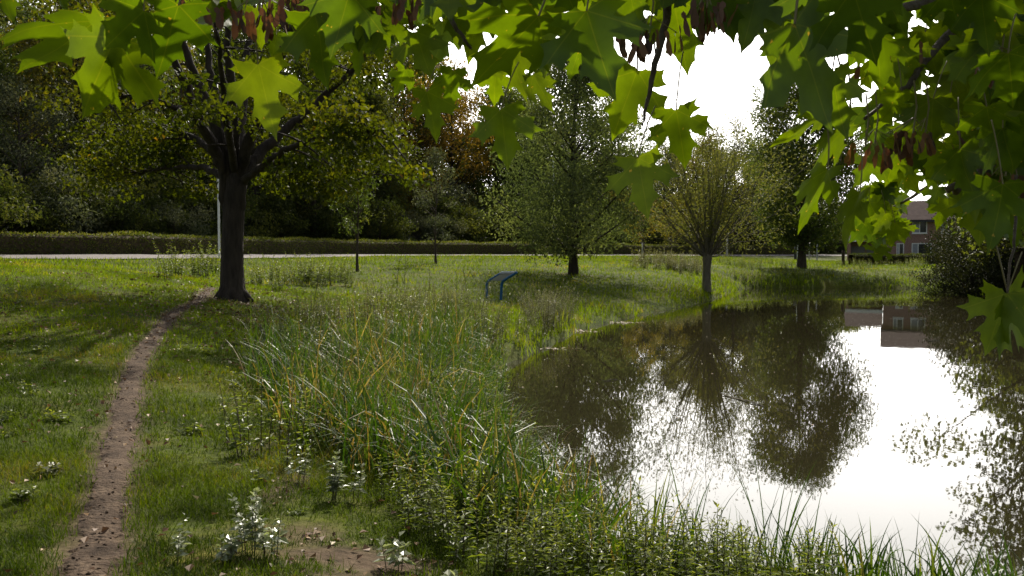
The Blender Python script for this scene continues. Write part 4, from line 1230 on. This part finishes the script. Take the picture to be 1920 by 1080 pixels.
HALF = [(0.0,0.0),(0.11,-0.075),(0.27,-0.09),(0.45,-0.13),(0.42,-0.01),(0.53,0.05),(0.36,0.11),(0.31,0.155),(0.45,0.175),(0.64,0.19),(0.61,0.29),(0.78,0.43),(0.585,0.43),(0.535,0.555),(0.40,0.47),(0.27,0.40),(0.205,0.415),(0.225,0.53),(0.345,0.70),(0.215,0.70),(0.13,0.81),(0.0,1.04)]
def leaf_shape(seed, interior=True):
    rg = np.random.default_rng(seed)
    def half(sgn):
        P = np.array(HALF); P = P * [rg.uniform(.88, 1.1), 1] + rg.normal(0, .02, P.shape); P[0] = (0, 0); P[-1] = (0, 1.03)
        out = []
        for a, b in zip(P[:-1], P[1:]):
            out.append(a)
            e = b - a; l = np.hypot(*e)
            if interior and l > .09:
                inward = np.array([.12, .32]) - (a + b) / 2
                for q_ in (.25, .5, .75):
                    out.append(a + e * q_ + nrm(inward) * l * .13 * 4 * q_ * (1 - q_) + rg.normal(0, .004, 2))
        out.append(P[-1])
        return np.array(out) * [sgn, 1]
    R, Lh = half(1), half(-1)
    poly = np.vstack([R, Lh[1:-1][::-1]])
    vs = [Vector(p) for p in poly]
    edges = [(i, (i + 1) % len(vs)) for i in range(len(vs))]
    if interior:
        g = np.stack(np.meshgrid(np.arange(-.7, .71, .1), np.arange(-.1, 1.0, .1)), -1).reshape(-1, 2)
        sd = poly_sd(g[:, 0], g[:, 1], poly)
        vs += [Vector(p) for p in g[sd < -.03]]
    vo, _, fo, *_r = delaunay_2d_cdt(vs, edges, [list(range(len(poly)))], 1, 1e-5)
    v2 = np.array([(p[0], p[1]) for p in vo]); f = np.array([list(q) for q in fo if len(q) == 3])
    return v2, f
SHAPES = [leaf_shape(s) for s in range(7)]
LOWS = [leaf_shape(s + 50, False) for s in range(4)]
def leaf_3d(v2, rg, curl=1.0):
    x, y = v2[:, 0], v2[:, 1]
    curl = curl * rg.uniform(.8, 1.8)
    a, b, c = rg.uniform(.05, .35) * curl, rg.uniform(-.05, .30) * curl, rg.uniform(0, .28) * curl
    r = np.hypot(x, y)
    th = np.arctan2(x, y + .02)
    z = c * np.abs(x) - a * x * x * 1.2 - b * y * y + .05 * curl * np.cos(th * 5.0) * r * r + .03 * curl * np.sin(x * 7 + rg.uniform(0, 6)) * np.sin(y * 6 + rg.uniform(0, 6)) * r
    return np.stack([x, y, z], -1)

TRUNK = np.array([3.1, 1.2])
om = thing('overhanging_maple', g3(TRUNK[0], TRUNK[1], -.05), 'maple with big lobed leaves hanging over the whole top of the view', 'tree')
o3 = np.array(om.location)

def hero(bx_, by_, tx, ty, D, dt=0.0, yaw=0.0, val=.4, seed=0, wscale=1.0, curl=1.0, pet=(0, -1), plen=.75):
    """leaf from its base point to its tip, both seen from the camera; dt tips it away in metres; yaw turns it about its midrib"""
    B = at(bx_, by_, D); T = at(tx, ty, D + dt)
    ax = T - B; Ln = np.linalg.norm(ax); ax /= Ln
    view = nrm(B - np.array([0, 0, EYE]))
    nm = nrm(-view - ax * np.dot(-view, ax))
    sd = np.cross(ax, nm)
    ca, sa = math.cos(math.radians(yaw)), math.sin(math.radians(yaw))
    sd, nm = sd * ca + nm * sa, nm * ca - sd * sa
    rg = np.random.default_rng(1000 + seed)
    v2, f = SHAPES[seed % len(SHAPES)]
    l = leaf_3d(v2, rg, curl)
    wscale = wscale * rg.uniform(.68, .95)
    V = B - o3 + (l[:, :1] * wscale * sd + l[:, 1:2] * ax + l[:, 2:] * (-nm)) * Ln
    mb = MB(); mb.add(V, f, val, np.concatenate([v2, np.zeros((len(v2), 1))], -1))
    lf = mb.obj('leaf', M['maple'], om, smooth=True, uv=True)
    up = nrm(np.array([pet[0], .12, -pet[1]]) * np.array([1, 1, 1]))
    s = np.linspace(0, 1, 6)[:, None]
    E = B + up * Ln * plen
    c0 = B - ax * Ln * .12
    P = (1 - s) ** 2 * B + 2 * s * (1 - s) * (B * .5 + E * .5 - ax * Ln * .12) + s * s * E
    mp = MB(); tube(mp, P - o3, Ln * .011, 6); mp.obj('petiole', M['petiole'], lf, smooth=True)
M['petiole'] = plain_mat('leaf_stalk', (0.16, 0.13, 0.05), .5)

# (base x, base y, tip x, tip y, distance, tip offset, yaw, tone: shaded leaves coloured darker, lit ones lighter)
HEROES = [
 (484,120,516,262,1.55,.02,12,.75),(215,70,148,222,1.15,.05,-25,.45),(235,80,222,166,1.18,.02,45,.5),(335,10,292,142,1.1,.06,20,.1),(270,20,190,95,1.05,.05,-10,.1),(180,40,35,140,1.3,.1,55,.4),
 (940,204,952,316,1.55,.02,4,.5),(1196,296,1217,411,1.5,.0,-6,.7),(1268,206,1286,318,1.6,.03,14,.55),(1195,132,1146,262,1.75,.04,-12,.5),(800,172,826,264,1.7,.03,-30,.6),
 (850,132,846,206,1.9,.02,15,.2),(1010,30,884,165,1.45,.08,38,.4),(1015,20,1028,142,1.6,.03,-15,.5),(1100,20,1146,180,1.35,.04,8,.15),(1262,-5,1287,140,1.7,.02,5,.5),
 (1490,45,1558,248,1.25,.06,48,.15),(1420,-25,1396,104,1.5,.02,-8,.5),(1475,10,1442,140,1.55,.03,12,.55),(1560,140,1584,262,1.45,.03,25,.5),(1575,190,1455,288,1.6,.05,72,.55),
 (1590,235,1480,345,1.65,.05,72,.5),(1552,318,1488,432,1.5,.05,64,.35),(1612,362,1563,458,1.45,.04,62,.6),(1640,290,1600,352,1.9,.03,-20,.5),(1750,185,1742,282,1.75,.02,-8,.6),(1780,185,1800,268,1.8,.03,10,.6),
 (1888,550,1850,664,1.45,.02,-14,.65),(1890,552,1913,655,1.46,.06,60,.6),(1678,418,1668,466,2.3,.03,12,.5),(1775,378,1752,428,2.0,.03,30,.55),(1660,400,1640,440,2.2,.03,-20,.5),(1830,335,1826,408,1.7,.03,5,.6),
 (1880,345,1868,462,1.45,.04,-18,.15),(590,25,622,168,1.4,.04,28,.3),(655,-15,624,106,1.35,.03,-8,.1),(478,15,489,94,1.7,.02,15,.7),(398,0,440,70,1.6,.02,55,.7),(700,20,712,118,1.7,.03,25,.5),
 (740,20,702,100,1.65,.04,-22,.4),(780,60,806,150,1.9,.03,12,.5),(830,40,826,128,2.0,.03,-30,.45),(850,-20,866,90,1.9,.03,-10,.6),(900,0,876,120,1.95,.04,25,.55),(930,130,925,200,2.1,.02,-15,.55),
 (960,90,975,190,1.9,.03,30,.6),(1000,140,1035,215,1.8,.03,42,.55),(1130,-30,1118,55,1.8,.03,20,.5),(1180,-20,1205,90,1.7,.02,-12,.35),(1085,95,1068,152,1.9,.02,-10,.4),(1330,-45,1310,75,1.55,.03,0,.2),
 (1350,-30,1378,80,1.45,.04,30,.1),(1390,10,1412,60,1.9,.02,-22,.6),(1550,-40,1525,92,1.3,.05,-15,.15),(1600,-20,1640,120,1.2,.05,20,.1),(1640,60,1660,170,1.4,.04,-30,.35),(1650,-30,1700,80,1.35,.05,15,.1),
 (1690,90,1720,160,1.9,.03,28,.6),(1735,60,1760,150,2.0,.03,-10,.65),(1800,90,1820,165,2.1,.03,15,.6),(1845,60,1862,140,2.0,.03,20,.4),(1690,170,1636,248,1.8,.04,28,.5),(1720,230,1690,290,2.1,.03,10,.65),
 (1680,290,1660,350,2.0,.03,-20,.6),(1770,270,1735,340,1.8,.04,10,.5),(1800,280,1815,370,1.6,.04,25,.2),(1850,200,1865,290,1.5,.05,-20,.1),(1890,100,1905,210,1.4,.05,10,.05),(1900,-10,1880,70,1.5,.04,12,.5),
 (1880,240,1905,330,1.5,.05,30,.1),(1780,-20,1800,75,1.4,.05,-15,.05),(1720,-30,1745,55,1.5,.04,20,.15),(1840,-10,1850,90,1.35,.05,5,.05),(1760,350,1745,400,2.1,.03,-35,.15),(1630,380,1655,432,2.4,.03,20,.35),
 (1660,350,1640,400,2.5,.03,-15,.4),(1665,345,1655,390,2.5,.03,25,.45),(1820,400,1800,430,2.0,.02,20,.4),(1910,380,1890,470,1.6,.04,-40,.3),(560,-20,545,60,1.6,.03,20,.55),(610,-30,600,45,1.7,.03,-15,.55),
 (350,-30,345,45,1.45,.03,-35,.3),(430,-40,425,40,1.6,.03,10,.5),(520,60,508,110,1.9,.02,-25,.6),(100,-60,112,28,1.4,.04,60,.3),(0,-50,10,40,1.5,.04,45,.3),(680,60,660,140,1.75,.03,35,.35),(760,130,740,180,2.0,.03,-20,.35)]
for i, hrow in enumerate(HEROES):
    hero(*hrow[:8], seed=i, pet=(RNG.uniform(-.35, .55), -1), plen=U(.6, 1.0))

# the rest of the leaves on the same branches: filling between, above the frame (added to shade the leaves below) and off to the right
def filler(mb, n, fn, size, lows=LOWS):
    for i in range(n):
        px, py, D = fn()
        B = at(px, py, D) - o3
        Ln = size * U(.6, 1.0)
        ax = nrm(np.array([U(-.6, .6), U(-.5, .5), -U(.35, 1.2)]))
        nm = nrm(np.array([U(-.7, .7), -1.0, U(-.4, .9)]))
        nm = nrm(nm - ax * np.dot(nm, ax)); sd = np.cross(ax, nm)
        v2, f = lows[RNG.integers(0, len(lows))]
        l = leaf_3d(v2, RNG, 1.0)
        V = B + (l[:, :1] * sd + l[:, 1:2] * ax - l[:, 2:] * nm) * Ln
        mb.add(V, f, U(.05, .75), np.concatenate([v2, np.zeros((len(v2), 1))], -1))
mb = MB()
filler(mb, 46, lambda: (U(380, 1000), U(-110, 15), U(1.6, 2.4)), .125)
filler(mb, 34, lambda: (U(1000, 1560), U(-130, -25), U(1.5, 2.3)), .125)
filler(mb, 42, lambda: (U(1600, 1960), U(-90, 250), U(1.9, 3.0)), .125)
filler(mb, 32, lambda: (U(1640, 1960), U(180, 330), U(2.2, 3.6)), .12)
filler(mb, 90, lambda: (1815 + abs(RNG.normal(60, 90)), U(-60, 380), U(1.6, 3.0)), .13)
filler(mb, 46, lambda: (min(1688, RNG.normal(1652, 22)), RNG.normal(390, 26), U(3.4, 4.4)), .10)
filler(mb, 260, lambda: (U(1960, 3200), U(-700, 420), U(1.5, 4.0)), .13)
filler(mb, 40, lambda: (U(-200, 420), U(-480, -130), U(1.2, 2.2)), .13)  # added out of view, between the sun and the left leaves
filler(mb, 320, lambda: (U(1790, 2150), U(-80, 330), U(2.0, 3.6)), .13)
filler(mb, 150, lambda: (U(1865, 2050), U(-60, 400), U(3.0, 5.0)), .13)
filler(mb, 420, lambda: (1835 + abs(RNG.normal(0, 230)), U(-500, 330), U(2.6, 5.0)), .14)
filler(mb, 45, lambda: (U(-200, 1700), U(-520, -110), U(1.2, 2.6)), .13)
filler(mb, 200, lambda: (U(1500, 2600), U(-900, -90), U(1.2, 3.4)), .13)
fo = mb.obj('foliage', M['maple'], om, smooth=True, uv=True)
fo['kind'] = 'stuff'

# the unseen high crown of the same tree, shaped to shade the near grass
mb = MB()
n = 46000
c = np.stack([U(-11, 8, n), U(-1, 21, n), U(4.0, 13.5, n)], -1)
q = ((c[:, 0] + .8) / 9.5) ** 2 + ((c[:, 1] - 9) / 11.5) ** 2 + ((c[:, 2] - 8) / 5) ** 2
blob = np.sin(c[:, 0] * 1.9 + 1.1 * np.sin(c[:, 2] * 1.3)) * np.sin(c[:, 1] * 1.7 + c[:, 2] * .8) + .5 * np.sin(c[:, 2] * 2.3 + c[:, 0])
over = c[:, 2] > .7 + .853 * c[:, 1]          # the part of the crown through which the low branches get their sun is open
y0 = c[:, 1] - (c[:, 2] - .7) / .853; xg = c[:, 0] - (c[:, 1] - y0) * .177
glade = (y0 > 3.8) & (y0 < 8.6) & (xg > -1.5) & (xg < 4)  # gap shaped so that sun falls on the nettles and reeds
blob = np.where(glade, blob - .8, blob)
k = (q < 1) & (c[:, 2] > EYE + .9 + .345 * np.maximum(c[:, 1], 0)) & (blob > np.where(over & (c[:, 0] < .8 + .15 * c[:, 1]), 1.1, np.where((c[:, 0] > .8) & (c[:, 1] < 9), -.9, np.where(c[:, 0] < -2, -.15, .15))))
k &= ~glade | (U(0, 1, n) < .05)
c = c[k]; n = len(c)
kites(mb, c - o3, nrm(rand_dirs(n) + np.array([0, 0, -.6])), rand_dirs(n, 1.2), U(.14, .24, n), U(.13, .22, n), U(.1, .7, n))
n = 9000  # added dense leaf mass, out of view, keeping sun off the right-hand leaves
c = np.array([3.4, 5.2, 6.3]) + rand_dirs(n) * (U(0, 1, n) ** .4)[:, None] * np.array([1.9, 2.4, 1.6])
c = c[c[:, 2] > EYE + .9 + .345 * c[:, 1]]; n = len(c)
kites(mb, c - o3, nrm(rand_dirs(n) + np.array([0, 0, -.6])), rand_dirs(n, 1.2), U(.14, .24, n), U(.13, .22, n), U(.1, .7, n))
mb.obj('upper_crown_sunblock', M['maple_far'], om)
# branches
def bough(pts, r0, r1, parent=om, name='branch', mat='twig'):
    P = smooth_line([at(*p) - o3 for p in pts], 7)
    m = len(P)
    mb = MB(); tube(mb, P + np.concatenate([np.zeros((1, 3)), RNG.normal(0, r1 * .4, (m - 1, 3))]), np.linspace(r0, r1, m), 8)
    return mb.obj(name, M[mat], parent, smooth=True)
mt = MB()
tube(mt, [(0,0,-.1),(0,0,.2),(-.02,.02,1.2),(-.05,.05,2.2),(-.08,.1,3.4),(-.1,.15,5.0)], [.34,.24,.2,.18,.15,.10], 14)
mt.obj('trunk', M['bark'], om, smooth=True)
bough([(2900,-120,1.9),(2300,60,1.75),(1990,250,1.75),(1910,312,1.72),(1830,330,1.7),(1775,360,1.68)], .022, .007)
bough([(2700,-500,2.0),(2200,-250,2.0),(1900,-40,2.0),(1760,85,1.95),(1700,160,1.9),(1620,222,1.85)], .018, .0035)
bough([(2500,-800,1.8),(1900,-500,1.8),(1400,-250,1.75),(1270,-60,1.62),(1248,40,1.6),(1222,150,1.58),(1205,235,1.56)], .018, .0022)
bough([(1800,-620,1.9),(1200,-420,1.9),(880,-180,1.95),(838,-10,1.9),(850,40,1.88),(882,92,1.86)], .014, .003)
bough([(1000,-350,1.9),(600,-220,1.6),(420,-120,1.45),(330,-60,1.35),(240,-10,1.2)], .010, .003)
bough([(900,-300,1.9),(740,-160,1.8),(640,-80,1.65),(560,-40,1.6)], .008, .003)
bough([(2200,-60,2.4),(1950,230,2.6),(1800,300,2.9),(1745,345,3.3),(1695,378,3.8),(1650,400,4.0)], .016, .003)
bough([(1950,-80,1.5),(1780,-10,1.5),(1640,20,1.4),(1560,-20,1.35)], .012, .004)
bough([(1905,330,1.6),(1902,440,1.5),(1893,510,1.46),(1888,550,1.45)], .003, .0018)

# hanging bunches of winged seeds
def seeds(px, py, D, n, w=.03):
    B = at(px, py, D) - o3
    ms = MB()
    for _ in range(n):
        p = B + np.array([RNG.normal(0, w), RNG.normal(0, w * .6), U(-.012, .012)])
        a = nrm(np.array([U(-.45, .45), U(-.3, .3), -1]))
        nm = nrm(np.array([U(-1, 1), U(-1, 1), .1]))
        s_ = nrm(np.cross(a, nm))
        Ln = U(.034, .048)
        prof = [(0, .0), (.10, .22), (.22, .24), (.32, .13), (.6, .25), (.85, .24), (1.0, .02)]
        V, Fq = [], []
        for t_, w_ in prof:
            q = p + a * Ln * t_
            V += [q - s_ * Ln * w_ * .35, q + s_ * Ln * w_ * .65 + nm * Ln * .03 * math.sin(t_ * 6)]
        Fq = [[2*i, 2*i+1, 2*i+3, 2*i+2] for i in range(len(prof) - 1)]
        ms.add(V, np.array(Fq), U(0, 1))
    sc_ = ms.obj('seed_bunch', M['seed'], om)
    mp = MB(); tube(mp, [B + np.array([0, 0, .10]), B + np.array([.006, 0, .05]), B], .0016, 5)
    for _ in range(5):
        tube(mp, [B + np.array([0, 0, .03]), B + np.array([RNG.normal(0, w), RNG.normal(0, w * .5), 0])], .0008, 4)
    mp.obj('stalk', M['petiole'], sc_)
for px, py, D, n in [(372,0,1.4,12),(485,20,1.4,14),(540,5,1.5,14),(560,-10,1.5,10),(772,0,1.6,12),(1218,62,1.5,16),(1325,15,1.45,16),(1345,5,1.5,10),(1622,275,1.7,9),(1640,270,1.75,8),(1712,250,1.7,14),(1735,250,1.72,10),(1875,120,1.6,8),(1655,85,1.6,7),(1885,330,1.6,9)]:
    seeds(px, py, D, n)
